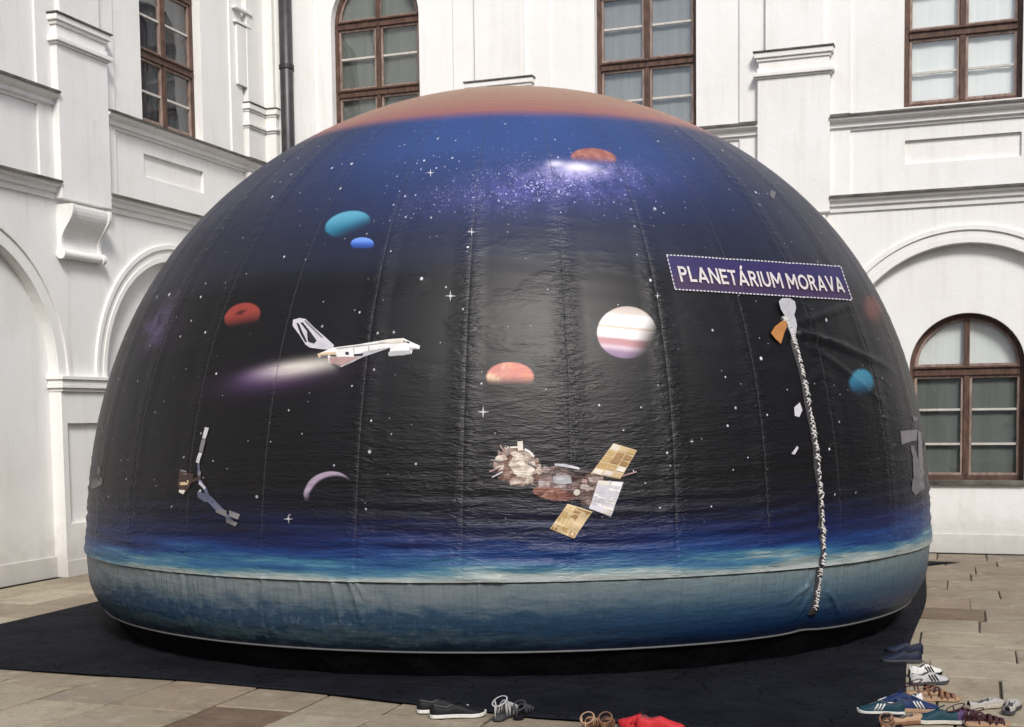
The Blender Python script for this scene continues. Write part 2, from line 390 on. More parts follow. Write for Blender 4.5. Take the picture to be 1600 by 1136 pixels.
corner(back, xb, 0.24, 0.09); corner(left, xl, 0.50, 0.088)
mb = MB(); mb.box(0.36, 0.72, 0.03, 0.075, 6.44, 6.47); mb.box(0.34, 0.74, 0.03, 0.09, 6.60, 6.635); mb.box(0.40, 0.68, 0.03, 0.06, 5.7, 6.43)
mb.build('wall_panel', M['trim'], left, xl, bevel=0.005)

def unseen_wing(loc, rz, length, label):  # wings out of view, added to block low sky and darken dome reflections
    root = empty('palace_wing', loc, label, 'building', 'palace wings around the courtyard', rz=rz)
    cs = [1.8+3.45*i for i in range(int((length-2)/3.45)+1)]
    ho = [arch(c, 0.6, 4.86, 6.5, 10) for c in cs]+[arch(c, 0.6, 0.8, 2.03, 10) for c in cs]
    v, f = slab([(0, 0), (length, 0), (length, 9.2), (0, 9.2)], ho, -0.3, 0.0)
    mk('wall', [(x, -d, z) for x, d, z in v], f, M['plaster'], root)
    for z0, z1, d in ((3.78, 3.95, 0.1), (4.66, 4.83, 0.12), (8.8, 9.15, 0.4)):
        mb = MB(); mb.box(0, length, -d, -0.002, z0, z1); mb.build('cornice', M['trim'], root)
    for c in cs:
        for z0, zs_ in ((4.86, 6.5), (0.8, 2.03)):
            v, f = slab(arch(c, 0.599, z0, zs_, 10), [[(c-.54, z0+.06), (c-.03, z0+.06), (c-.03, zs_-.05), (c-.54, zs_-.05)], [(c+.03, z0+.06), (c+.54, z0+.06), (c+.54, zs_-.05), (c+.03, zs_-.05)]], -0.2, -0.12)
            w = mk('window', [(x, -d, z) for x, d, z in v], f, M['frame'], root)
            mb = MB(); mb.box(c-.55, c+.55, 0.17, 0.175, z0+.05, zs_-.04); mb.build('glass_pane', M['glass'], w)
            mb = MB(); mb.box(c-.59, c+.59, 0.22, 0.225, z0+.01, zs_+.3); mb.build('curtain', M['net_grey'], w)
        if c+1.73 < length:
            mb = MB(); mb.box(c+1.73-.39, c+1.73+.39, -0.1, -0.002, 4.85, 8.7); mb.build('pilaster', M['plaster'], root)
unseen_wing((19.0, -25.0, 0), math.pi, 19.0, 'unseen white palace wing behind the viewer, added to block low sky')
unseen_wing((17.5, 0, 0), -math.pi/2, 25.0, 'unseen white palace wing on the right, added to block low sky')

# drainpipe
dp = empty('drainpipe', (0.47, -0.2, 0), 'dark metal drainpipe running up the inner corner of the courtyard', 'drainpipe')
mb = MB(); mb.tube([(0, 0, 0.02), (0, 0, 8.9)], 0.084, 20); mb.build('pipe', M['pipe'], dp, smooth=True)
for z in (1.2, 2.9, 4.3, 5.95, 7.3):
    mb = MB(); mb.tube([(0, 0, z), (0, 0, z+0.05)], 0.096, 20); mb.box(-0.015, 0.015, 0.09, 0.19, z+0.01, z+0.04); mb.build('bracket', M['pipe'], dp)

# ------------------------------------------------------------------ ground
m, t, b = newmat('earth_and_mortar', 0.9, 0.2)
n = tex(t, 'ShaderNodeTexNoise', posn(t), Scale=14, Detail=6)
t.links.new(ramp(t, n.outputs[0], [(0.35, (0.045, 0.037, 0.028)), (0.65, (0.10, 0.085, 0.066))]), b.inputs['Base Color']); bump(t, b, n.outputs[0], 0.6, 0.02); M['mortar'] = m
g = mk('ground', [(-300, -300, -0.012), (300, -300, -0.012), (300, 300, -0.012), (-300, 300, -0.012)], [(0, 1, 2, 3)], M['mortar']); tag(g, kind='structure')
def stone(name, cols):
    m, t, b = newmat(name, 0.72, 0.35)
    oi = t.nodes.new('ShaderNodeObjectInfo'); p = posn(t)
    off = t.nodes.new('ShaderNodeVectorMath'); off.operation = 'ADD'; t.links.new(p, off.inputs[0])
    cx = t.nodes.new('ShaderNodeCombineXYZ'); t.links.new((E(t, oi.outputs['Random'])*40.0).s, cx.inputs[2]); t.links.new(cx.outputs[0], off.inputs[1])
    n1 = tex(t, 'ShaderNodeTexNoise', off.outputs[0], Scale=2.2, Detail=6, Roughness=0.65)
    n2 = tex(t, 'ShaderNodeTexNoise', off.outputs[0], Scale=30, Detail=5, Roughness=0.7)
    n3 = tex(t, 'ShaderNodeTexNoise', p, Scale=0.55, Detail=4)
    base = ramp(t, oi.outputs['Random'], cols, 'LINEAR')
    c = mixc(t, E(t, n1.outputs[0]).step(0.4, 0.72)*0.5, base, (0.20, 0.155, 0.11))
    c = mixc(t, E(t, n3.outputs[0]).step(0.45, 0.7)*0.35, c, (0.46, 0.41, 0.32))
    sy = t.nodes.new('ShaderNodeSeparateXYZ'); t.links.new(p, sy.inputs[0])
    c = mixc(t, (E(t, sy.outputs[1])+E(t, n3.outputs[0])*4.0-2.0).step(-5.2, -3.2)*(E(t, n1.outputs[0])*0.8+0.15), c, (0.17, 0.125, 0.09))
    c = mixc(t, E(t, n2.outputs[0]).step(0.50, 0.72)*0.45, c, (0.13, 0.105, 0.08))
    n6 = tex(t, 'ShaderNodeTexNoise', off.outputs[0], Scale=7, Detail=5, Roughness=0.7)
    c = mixc(t, E(t, n6.outputs[0]).step(0.54, 0.66)*0.35, c, (0.47, 0.42, 0.33))
    c = mixc(t, E(t, n6.outputs[0]).step(0.46, 0.36)*0.40, c, (0.16, 0.13, 0.10))
    t.links.new(c, b.inputs['Base Color'])
    t.links.new((E(t, n1.outputs[0])*0.4+0.45).s, b.inputs['Roughness'])
    bump(t, b, E(t, n1.outputs[0])*1.2+E(t, n2.outputs[0])*0.5, 0.55, 0.012)
    return m
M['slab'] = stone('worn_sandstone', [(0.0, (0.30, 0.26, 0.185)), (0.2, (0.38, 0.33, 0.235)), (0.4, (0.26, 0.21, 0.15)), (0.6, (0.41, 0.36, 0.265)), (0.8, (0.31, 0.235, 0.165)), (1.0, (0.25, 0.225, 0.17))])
m, t, b = newmat('dark_brown_sandstone', 0.6, 0.35)
n = tex(t, 'ShaderNodeTexNoise', posn(t), Scale=5, Detail=6, Roughness=0.7)
t.links.new(ramp(t, n.outputs[0], [(0.35, (0.12, 0.08, 0.055)), (0.65, (0.21, 0.15, 0.10))]), b.inputs['Base Color']); bump(t, b, n.outputs[0], 0.4, 0.01); M['slab_dark'] = m
pav = empty('pavement', (0, 0, 0), kind='structure')
far = MB()
def paving(name, x0, x1, y0, y1, z, par):
    j = 0.006; jy = 0.011 if x0 > 6.9 else 0.006; cr = lambda: random.uniform(-0.007, 0.007)
    a = [(x0+j+cr(), y0+jy+cr()), (x1-j+cr(), y0+jy+cr()), (x1-j+cr(), y1-jy+cr()), (x0+j+cr(), y1-jy+cr())]
    e = 0.006
    cx, cy = (x0+x1)/2, (y0+y1)/2
    ins = [(p[0]+(e if p[0] < cx else -e), p[1]+(e if p[1] < cy else -e)) for p in a]
    tz = [z+random.uniform(-0.005, 0.004) for _ in range(4)]
    v = [(p[0], p[1], -0.03) for p in a]+[(p[0], p[1], tz[i]-0.004) for i, p in enumerate(a)]+[(p[0], p[1], tz[i]) for i, p in enumerate(ins)]
    f = [(0, 1, 5, 4), (1, 2, 6, 5), (2, 3, 7, 6), (3, 0, 4, 7), (4, 5, 9, 8), (5, 6, 10, 9), (6, 7, 11, 10), (7, 4, 8, 11), (8, 9, 10, 11)]
    return v, f
cnt = 0
def seen(x, y):
    d = np.array([x, y, 0])-CAM; zz = d@AF
    if zz < 1: return False
    px = 800+FOC*(d@AR)/zz; py = PPY-FOC*(d@AU)/zz
    return -60 < px < 1660 and py < 1200
def lay(x0, x1, y0, y1):
    global cnt
    cx, cy = (x0+x1)/2, (y0+y1)/2
    v, f = paving('s', x0, x1, y0, y1, random.uniform(-0.002, 0.004), pav)
    under = 1.75 < cx < 7.9 and -7.9 < cy < -1.2
    dark = (abs(cx-8.54) < 0.3 and abs(cy+4.33) < 0.2) or (abs(cx-5.0) < 0.26 and abs(cy+8.72) < 0.30)
    if any(seen(a, b_) for a in (x0, x1) for b_ in (y0, y1)) and not under and cnt < 295:
        mk('paving_slab', v, f, M['slab_dark'] if dark else M['slab'], pav); cnt += 1
    elif not (1.9 < cx < 7.8 and -7.6 < cy < -1.4): far.add(v, f)
# right of the tarpaulin: courses running along the back wing
rows = [-0.0, -0.62, -1.15, -1.75, -2.3, -2.9, -3.45, -4.05, -4.62, -5.2, -5.78, -6.3, -6.82, -7.42, -7.95, -8.5, -9.1, -9.65, -10.2, -10.8, -11.4]
for i in range(len(rows)-1):
    x = 7.1+random.uniform(-0.2, 0.3)
    if i == 7: x = 7.55; lay(7.0, 7.55, rows[i+1], rows[i]); lay(7.55, 8.2, rows[i+1], rows[i]); lay(8.2, 8.72, rows[i+1], rows[i]); x = 8.72
    while x < 15:
        w = random.choice((0.5, 0.62, 0.75, 0.9, 1.05)); lay(x, x+w, rows[i+1], rows[i]); x += w
# left and front: strips running towards the back wing
x = -0.02; cols = []
while x < 7.0:
    w = random.choice((0.5, 0.56, 0.6, 0.48)); cols.append((x, min(x+w, 7.3) if x+w > 6.9 else x+w)); x += w
for a, b_ in cols:
    y = 0.0-random.uniform(0, 0.3)
    lay(a, b_, y, 0.0) if y < -0.1 else None
    while y > -11.4:
        w = random.choice((0.55, 0.7, 0.85, 0.62)); lay(a, b_, y-w, y); y -= w
fo = far.build('paving_slab', M['slab'], pav); tag(fo, kind='stuff')

# ------------------------------------------------------------------ black ground sheet
m, t, b = newmat('black_ground_sheet', 0.85, 0.10)
n = tex(t, 'ShaderNodeTexNoise', posn(t), Scale=2.5, Detail=8, Roughness=0.7); n2 = tex(t, 'ShaderNodeTexNoise', posn(t), Scale=90, Detail=2)
t.links.new(ramp(t, n.outputs[0], [(0.35, (0.005, 0.0055, 0.008)), (0.7, (0.014, 0.015, 0.021))]), b.inputs['Base Color'])
n7 = tex(t, 'ShaderNodeTexNoise', posn(t), Scale=1.6, Detail=3, Distortion=2.0)
cr_ = ((E(t, n7.outputs[0])-0.5).abs()).step(0.03, 0.0)
bump(t, b, E(t, n.outputs[0])+E(t, n2.outputs[0])*0.15+cr_*0.8, 0.8, 0.02); M['tarp'] = m
def tarp():
    NX, NY = 120, 120; v = []; f = []
    rng = np.random.RandomState(3)
    wr = [(rng.uniform(0.5, 3.5), rng.uniform(0, 6.28), rng.uniform(0, 6.28), rng.uniform(0.3, 1)) for _ in range(14)]
    for j in range(NY+1):
        q = j/NY
        for i in range(NX+1):
            p = i/NX
            xl_ = 1.47+0.03*math.sin(q*9); xr_ = 8.25+0.025*math.sin(q*11+1)+0.30*max(0, (q-0.95)/0.05)**1.5
            x = xl_+(xr_-xl_)*p
            yf = np.interp(x, [1.4, 2.77, 4.15, 5.08, 6.44, 7.0, 8.3], [-8.22, -8.24, -8.22, -8.31, -8.52, -8.50, -8.62])
            y = yf+(-0.88-yf)*q
            h = sum(w_*math.sin(k*(x*math.cos(a)+y*math.sin(a))*2+ph) for k, a, ph, w_ in wr)
            e = min(p, 1-p, q, 1-q)
            z = 0.0135+(0.0016*max(0, h)+0.004*max(0, 1-abs(math.sin(1.7*x+0.6*y+0.5*math.sin(y*1.3)))*14)+0.003*max(0, 1-abs(math.sin(0.5*x-1.9*y+math.sin(x*1.1)))*14))*min(1, e*12)
            v.append((x, y, z))
    for j in range(NY):
        for i in range(NX): a = j*(NX+1)+i; f.append((a, a+1, a+NX+2, a+NX+1))
    o = mk('ground_sheet', v, f, M['tarp'], smooth=True, fix=False)
    sm = o.modifiers.new('thick', 'SOLIDIFY'); sm.thickness = 0.004; sm.offset = -1
    tag(o, 'black ground sheet spread on the paving under the dome', 'ground sheet')
tarp()

# ------------------------------------------------------------------ the dome
DC = np.array([8.5429, -14.782, 0])+np.array([-math.sin(YAW), math.cos(YAW), 0])*10.3+np.array([math.cos(YAW), math.sin(YAW), 0])*(-0.028)
RT = np.array([math.cos(YAW), math.sin(YAW), 0]); HD = np.array([-math.sin(YAW), math.cos(YAW), 0]); UP = np.array([0, 0, 1.])
DA, DB = 3.247, 2.885; Z0, DH = 0.62, 3.569
def rho_z(s):
    """profile: s>0 dome (0 seam .. 1 top), s<0 base band (0 seam .. -1 piping)"""
    s = np.asarray(s, float); th = np.clip(s, 0, 1)*math.pi/2
    rr = 1+0.0201*np.cos(2*th)-0.0087*np.cos(4*th)-0.0036*np.cos(6*th)
    rho = rr*np.cos(th); z = Z0+DH*rr*np.sin(th)
    k = np.clip(-s, 0, 1)
    rb = 1.0078-0.002*np.sin(np.minimum(k*1.6, 1)*math.pi)-0.040*k**3
    zb = Z0-0.435*k
    return np.where(s < 0, rb, rho), np.where(s < 0, zb, z)
NG = 32; GW = 2*math.pi/NG; A0 = -0.082      # one gore seam lies at azimuth A0
RIDGES = []                                 # (a0,s0,a1,s1,amp,width)
ZIPA = None
def disp(a, s):
    d = np.zeros_like(a)
    f = ((a-A0)/GW) % 1.0; e = np.minimum(f, 1-f)*GW*3.1     # metres from seam
    d += 0.0022*np.sqrt(np.clip(np.sin(np.pi*f), 0, 1))*np.where(s < 0, 1.2, 1)*np.clip(np.cos(np.clip(s, 0, 1)*math.pi/2), 0.05, 1)
    d -= 0.0014*np.exp(-(e/0.007)**2)
    d += 0.0016*np.exp(-(e/0.07)**2)*np.sin(s*5*75+3*np.sin(a*9)+a*13)*(s > 0)
    sm = s*5.0                                                # metres up the profile
    # horizontal tension folds in the lower part of the dome
    low = np.exp(-((sm-0.28)/0.30)**2)*(s >= 0)
    ph = 4*np.sin(a*2.1+1)+1.6*np.sin(a*5.3)
    d += low*(0.0030*np.sin(sm*62+ph)+0.0034*np.sin(sm*95-a*9+2*np.sin(a*3))+0.0022*np.sin(sm*130+a*14+3*np.sin(a*6)))
    mid = np.exp(-((sm-1.3)/1.1)**2)*(s >= 0)
    d += mid*0.0003*(np.sin(sm*57+3*np.sin(a*4)+a*11)+np.sin(sm*39-a*6+2*np.sin(a*7)))
    # pinch at the seam between dome and band
    d -= 0.016*np.exp(-(sm/0.05)**2)*(s < 0)
    # the dome cloth overhangs the band slightly
    d += 0.016*np.exp(-(sm/0.10)**2)*(s >= 0)
    # vertical drag folds of the band
    bandm = (s < 0)*np.clip(1-np.abs(s+0.35)*0.9, 0.1, 1)
    d += bandm*(0.0025*np.sin(a*78+3*np.sin(a*5))*(0.5+0.5*np.sin(a*3.1+0.7))+0.0015*np.sin(a*171+s*1.5))
    for (a0, s0, a1, s1, am, w) in RIDGES:
        x = a*3.1; y = np.where(s < 0, s*0.42, s*5.0)
        x0, y0, x1, y1 = a0*3.1, (s0*0.42 if s0 < 0 else s0*5), a1*3.1, (s1*0.42 if s1 < 0 else s1*5)
        L2 = (x1-x0)**2+(y1-y0)**2; tt = np.clip(((x-x0)*(x1-x0)+(y-y0)*(y1-y0))/L2, 0, 1)
        dd = np.hypot(x-x0-tt*(x1-x0), y-y0-tt*(y1-y0))
        d += am*np.exp(-(dd/w)**2)*(1-tt)**0.7
    return d
def surf(a, s, off=0.0, fine=True):
    a = np.asarray(a, float); s = np.asarray(s, float)
    rho, z = rho_z(s)
    if ZIPA is not None: z = z+np.where(s < 0, 0.022*(-np.clip(s, -1, 0))**2*np.exp(-np.abs(a-ZIPA)/0.05), 0)
    P = DC+(DA*rho*np.sin(a))[..., None]*RT-(DB*rho*np.cos(a))[..., None]*HD+z[..., None]*UP+((z-1.2)*0.016+0.006)[..., None]*RT
    th = np.clip(s, 0, 1)*math.pi/2
    N = (np.sin(a)*np.cos(th))[..., None]*RT-(np.cos(a)*np.cos(th))[..., None]*HD+np.sin(th)[..., None]*UP
    N /= np.linalg.norm(N, axis=-1, keepdims=True)
    return P+N*((disp(a, s) if fine else 0)+off)[..., None] if fine else P+N*off
def project(P):
    d = P-CAM; z = d@AF
    return 800+FOC*(d@AR)/z, PPY-FOC*(d@AU)/z
_ga, _gs = np.meshgrid(np.linspace(-1.33, 1.33, 220), np.concatenate([np.linspace(-1, 0, 40), np.linspace(0.001, 0.97, 260)]))
_gx, _gy = project(surf(_ga, _gs, fine=False))
def at(px, py):
    """point of the photograph -> (azimuth, profile) on the dome's skin"""
    px = np.atleast_1d(np.asarray(px, float)); py = np.atleast_1d(np.asarray(py, float)); A = np.zeros_like(px); Q = np.zeros_like(px)
    for i in range(len(px)):
        k = np.argmin((_gx-px[i])**2+(_gy-py[i])**2); A[i] = _ga.flat[k]; Q[i] = _gs.flat[k]
    for _ in range(6):
        x, y = project(surf(A, Q, fine=False)); h = 1e-4
        xa, ya = project(surf(A+h, Q, fine=False)); xs_, ys_ = project(surf(A, Q+h, fine=False))
        J = np.stack([np.stack([(xa-x)/h, (xs_-x)/h], -1), np.stack([(ya-y)/h, (ys_-y)/h], -1)], -2)
        J[..., 0, 0] += 1e-3; det = J[..., 0, 0]*J[..., 1, 1]-J[..., 0, 1]*J[..., 1, 0]; det = np.where(np.abs(det) < 50, np.sign(det+1e-9)*50, det)
        ex, ey = px-x, py-y
        A = np.clip(A+np.clip((J[..., 1, 1]*ex-J[..., 0, 1]*ey)/det, -.05, .05), -1.4, 1.4); Q = np.clip(Q+np.clip((-J[..., 1, 0]*ex+J[..., 0, 0]*ey)/det, -.03, .03), -1, 0.985)
    return A, Q
zp = [(1222, 497), (1232, 515), (1243, 550), (1255, 600), (1266, 660), (1275, 720), (1280, 780), (1283, 840), (1280, 882), (1275, 925), (1268, 962)]
za, zs_ = at([p[0] for p in zp], [p[1] for p in zp])
ZIPA = float(za[-3])
def ridge(x0, y0, x1, y1, am, w):
    A, Q = at([x0, x1], [y0, y1]); RIDGES.append((A[0], Q[0], A[1], Q[1], am, w))
for r_ in [(1240, 508, 1345, 468, .026, .015), (1246, 520, 1400, 582, .028, .017), (1250, 526, 1330, 540, .018, .014), (1262, 600, 1305, 552, .014, .014), (1262, 540, 1390, 640, .014, .018), (1240, 520, 1180, 560, .006, .02),
           (1262, 620, 1300, 560, .006, .016), (1278, 862, 1180, 884, .016, .022), (1278, 848, 1150, 872, .014, .018), (1278, 830, 1120, 868, .013, .018),
           (1277, 808, 1130, 850, .010, .018), (1276, 785, 1120, 830, .012, .02), (1262, 915, 1225, 945, .014, .013), (1262, 935, 1238, 972, .016, .013), (1292, 925, 1312, 965, .016, .013), (1275, 760, 1140, 800, .007, .02), (1290, 860, 1340, 880, .010, .018),
           (1290, 845, 1350, 866, .008, .02), (1270, 700, 1080, 735, .006, .03), (1290, 905, 1305, 945, .010, .014), (1266, 905, 1240, 950, .010, .014),
           (520, 910, 545, 1000, .022, .013), (548, 910, 572, 985, .026, .013), (556, 910, 574, 940, .020, .011),
           (412, 902, 416, 1005, .018, .011), (285, 900, 292, 960, .014, .011), (270, 896, 276, 930, .010, .010), (470, 908, 472, 935, .010, .010), (340, 900, 342, 930, .010, .010), (640, 912, 643, 945, .010, .010), (748, 912, 750, 960, .010, .010), (860, 882, 700, 893, .012, .022), (700, 868, 560, 880, .012, .02),
           (640, 850, 520, 862, .010, .02), (900, 862, 760, 850, .009, .02), (560, 845, 430, 852, .009, .02), (820, 842, 720, 836, .008, .018),
           (780, 905, 640, 895, .016, .02), (480, 885, 320, 870, .012, .018), (330, 850, 200, 862, .010, .018)]:
    ridge(*r_)

# --- the printed cloth
def py_s(y): return float(at([800], [y])[1][0])
def lin(h):
    h = h.lstrip('#'); c = [int(h[i:i+2], 16)/255 for i in (0, 2, 4)]
    return tuple(x/12.92 if x <= 0.04045 else ((x+0.055)/1.055)**2.4 for x in c)
def cloth_common(name):
    m, t, b = newmat(name, 0.43, 0.33)
    uvn = t.nodes.new('ShaderNodeUVMap'); uvn.uv_map = 'UVMap'; sp = t.nodes.new('ShaderNodeSeparateXYZ'); t.links.new(uvn.outputs[0], sp.inputs[0])
    U, V = E(t, sp.outputs[0]), E(t, sp.outputs[1])
    P = mapping(t, uvn.outputs[0], (3.1, 5.0, 1))
    return m, t, b, U, V, P
m, t, b, U, V, P = cloth_common('printed_space_cloth')
nz = E(t, tex(t, 'ShaderNodeTexNoise', P, Scale=0.9, Detail=5, Roughness=0.6).outputs[0])
nf = E(t, tex(t, 'ShaderNodeTexNoise', mapping(t, P, (1, 5, 1)), Scale=1.3, Detail=4, Roughness=0.6).outputs[0])
nl = E(t, tex(t, 'ShaderNodeTexNoise', mapping(t, P, (0.5, 9, 1), (0, 0, 0.06)), Scale=1.6, Detail=5, Roughness=0.65).outputs[0])
Vw = V+(nf-0.5)*0.03*V.step(0.25, 0.05)+(nl-0.5)*0.075*V.step(0.16, 0.03)*V.step(-0.002, 0.02)+(U+0.9).step(0.3, -0.4)*0.012
blk = (0.0046, 0.0040, 0.0052)
col = ramp(t, Vw, [(0.0, (0.36, 0.39, 0.38)), (py_s(901), (0.24, 0.30, 0.30)), (py_s(895), (0.06, 0.17, 0.23)), (py_s(886), (0.026, 0.10, 0.20)), (py_s(870), (0.008, 0.036, 0.15)), (py_s(846), (0.0055, 0.012, 0.066)),
                  (py_s(808), (0.0052, 0.0055, 0.018)), (py_s(765), blk), (py_s(440), blk), (py_s(395), (0.013, 0.013, 0.024))])
blue = ramp(t, V, [(py_s(430), (0.0, 0.0, 0.0)), (py_s(360), (0.14, 0.14, 0.14)), (py_s(300), (0.42, 0.42, 0.42)), (py_s(230), (0.9, 0.9, 0.9)), (1.0, (1, 1, 1))])
bw = ((U*-1.0-0.03+nz*0.12).abs().step(0.95, 0.12))
bluef = E(t, blue)*(bw*0.85+0.15)*(nz*0.8+0.6)
col = mixc(t, bluef.clamp(), col, (0.040, 0.075, 0.22))
# top cap: salmon edge then tan crown
se = py_s(179)
cap = (V+(nz-0.5)*0.010).step(se-0.016, se+0.022)
capc = ramp(t, V, [(se-0.01, (0.21, 0.09, 0.12)), (py_s(170), (0.29, 0.125, 0.105)), (py_s(155), (0.31, 0.17, 0.115)), (1.0, (0.36, 0.25, 0.16))])
col = mixc(t, cap, col, capc)
def frame2(cx, cy, rx, ry, rot=0.0):
    """local unit-disc coordinates (x right, y down) of a print centred at photo point"""
    c, s_ = math.cos(rad(rot)), math.sin(rad(rot))
    pts = [(cx, cy), (cx+rx*c*.5, cy+rx*s_*.5), (cx-ry*s_*.5, cy+ry*c*.5)]
    A, Q = at([p[0] for p in pts], [p[1] for p in pts])
    Mx = np.array([[(A[1]-A[0])*2, (A[2]-A[0])*2], [(Q[1]-Q[0])*2, (Q[2]-Q[0])*2]]); Mi = np.linalg.inv(Mx)
    du, dv = U-float(A[0]), V-float(Q[0])
    return du*float(Mi[0, 0])+dv*float(Mi[0, 1]), du*float(Mi[1, 0])+dv*float(Mi[1, 1])
def disc(cx, cy, rx, ry, rot, paint, fade=(0, 1), f0=0.9, f1=-0.4, soft=0.07, amount=1.0):
    global col
    x, y = frame2(cx, cy, rx, ry, rot)
    r = (x*x+y*y).sqrt()
    k = r.step(1.0+soft, 1.0-soft)*(x*fade[0]+y*fade[1]).step(f0, f1)*amount
    col = mixc(t, k, col, paint(x, y, r) if callable(paint) else paint)
def glow(cx, cy, rx, ry, rot, c, amount, noise=0.0):
    global col
    x, y = frame2(cx, cy, rx, ry, rot)
    k = ((x*x+y*y)*-2.2).exp()*amount
    if noise: k = k*(E(t, tex(t, 'ShaderNodeTexNoise', P, Scale=7.0, Detail=6, Roughness=0.75).outputs[0]).step(0.5-noise*0.3, 0.75))
    col = mixc(t, k.clamp(), col, c)
# milky clouds
glow(880, 285, 210, 52, -4, (0.11, 0.11, 0.38), 0.9, 0.8)
glow(900, 268, 75, 20, -2, (0.55, 0.50, 0.80), 1.0, 0.8)
glow(905, 262, 34, 9, 6, (0.85, 0.82, 0.95), 0.95)
glow(868, 256, 17, 7, 0, (0.75, 0.72, 0.92), 0.8)
glow(240, 515, 46, 34, -45, (0.13, 0.08, 0.20), 0.55, 0.6)
glow(250, 500, 60, 14, -60, (0.2, 0.15, 0.3), 0.4, 0.9)
# stars
def stars(scale, thr, r0, amt, mask=None, tint=(0.75, 0.74, 0.8)):
    global col
    v = tex(t, 'ShaderNodeTexVoronoi', P, Scale=scale, voronoi_dimensions='2D'); sx = t.nodes.new('ShaderNodeSeparateColor'); t.links.new(v.outputs['Color'], sx.inputs[0])
    keep = E(t, sx.outputs[0]).gt(thr); size = (E(t, sx.outputs[1]).pow(2.5)*0.8+0.35)*r0
    k = (E(t, v.outputs['Distance'])/size).step(1.0, 0.35)*keep*amt*(E(t, sx.outputs[2])*0.6+0.4)
    k = k*V.step(py_s(840), py_s(790))*(cap*-1.0+1.0)
    if mask is not None: k = k*mask
    col = mixc(t, k, col, tint)
stars(4.2, 0.60, 0.060, 1.0)
stars(7.5, 0.82, 0.070, 0.9)
stars(14, 0.80, 0.09, 0.5, V.step(py_s(420), py_s(330)))
x_, y_ = frame2(868, 284, 150, 34, -5)
gm = ((x_*x_+y_*y_)*-1.5).exp()*E(t, tex(t, 'ShaderNodeTexNoise', P, Scale=5.0, Detail=4, Roughness=0.7).outputs[0]).step(0.40, 0.56)
stars(30, 0.25, 0.40, 1.0, gm, (0.55, 0.52, 0.85)); stars(50, 0.2, 0.45, 1.0, gm, (0.55, 0.50, 0.85)); stars(16, 0.6, 0.16, 1.0, V.step(py_s(350), py_s(320))*V.step(py_s(220), py_s(245))*U.abs().step(0.4, 0.25), (0.5, 0.5, 0.8))
x_, y_ = frame2(262, 480, 80, 30, -62)
stars(30, 0.45, 0.2, 0.45, ((x_*x_+y_*y_)*-1.8).exp(), (0.5, 0.4, 0.7))
# planets
PN = lambda sc, det=5: E(t, tex(t, 'ShaderNodeTexNoise', P, Scale=sc, Detail=det, Roughness=0.65).outputs[0])
disc(928, 246, 35, 15, 4, lambda x, y, r: mixc(t, PN(9).step(0.35, 0.65), (0.26, 0.09, 0.075), (0.40, 0.18, 0.14)), (0, 1), 0.75, -0.2)
disc(543, 350, 36, 20, -12, lambda x, y, r: mixc(t, y.step(-0.9, 0.5), (0.10, 0.33, 0.46), (0.02, 0.14, 0.24)), (0.35, 0.9), 0.80, -0.15)
disc(566, 381, 18, 10, 0, lambda x, y, r: mixc(t, y.step(-0.7, 0.3), (0.14, 0.28, 0.72), (0.03, 0.08, 0.35)), (0, 1), 0.9, 0.2)
disc(378, 494, 29, 20, -18, lambda x, y, r: mixc(t, (x.abs()*1.6+(y+0.3).abs()*3.2).step(1.0, 0.2), (0.27, 0.045, 0.035), (0.07, 0.012, 0.01)), (-0.2, 1), 0.85, -0.35)
def jup(x, y, r):
    w = y+x*-0.10+(PN(3)-0.5)*0.16
    return ramp(t, (w*0.5+0.5).clamp(), [(0.0, (0.50, 0.42, 0.38)), (0.14, (0.62, 0.55, 0.50)), (0.20, (0.88, 0.86, 0.86)), (0.38, (0.90, 0.86, 0.84)), (0.42, (0.62, 0.48, 0.38)), (0.46, (0.86, 0.80, 0.76)),
                                        (0.60, (0.90, 0.84, 0.84)), (0.66, (0.48, 0.25, 0.27)), (0.74, (0.50, 0.26, 0.28)), (0.80, (0.66, 0.50, 0.58)), (0.88, (0.30, 0.20, 0.32)), (1.0, (0.20, 0.13, 0.24))])
disc(980, 519, 46, 41, 0, jup, (0.85, 0.40), 0.92, 0.15, 0.035)
disc(797, 589, 37, 23, 0, lambda x, y, r: mixc(t, PN(6).step(0.38, 0.62), mixc(t, (x+0.3).step(-0.3, 0.5), (0.90, 0.66, 0.42), (0.66, 0.24, 0.14)), (0.55, 0.20, 0.17)), (0, 1), 0.6, -0.2)
x_, y_ = frame2(512, 768, 38, 30, -20)
k = (x_*x_+y_*y_).sqrt().step(1.05, 0.98)*((x_-0.13)*(x_-0.13)+(y_-0.30)*(y_-0.30)).sqrt().step(0.95, 1.12)*((y_+x_*-0.2).step(0.35, -0.3))
col = mixc(t, k, col, (0.34, 0.27, 0.36))
disc(1347, 598, 18, 21, 0, lambda x, y, r: mixc(t, y.step(-0.8, 0.8), (0.04, 0.20, 0.30), (0.015, 0.08, 0.16)), (0.1, 1), 1.1, -0.1, 0.18)
disc(1368, 484, 11, 22, -25, (0.17, 0.045, 0.035), (0.2, 0.6), 0.9, -0.2, 0.4, 0.6)
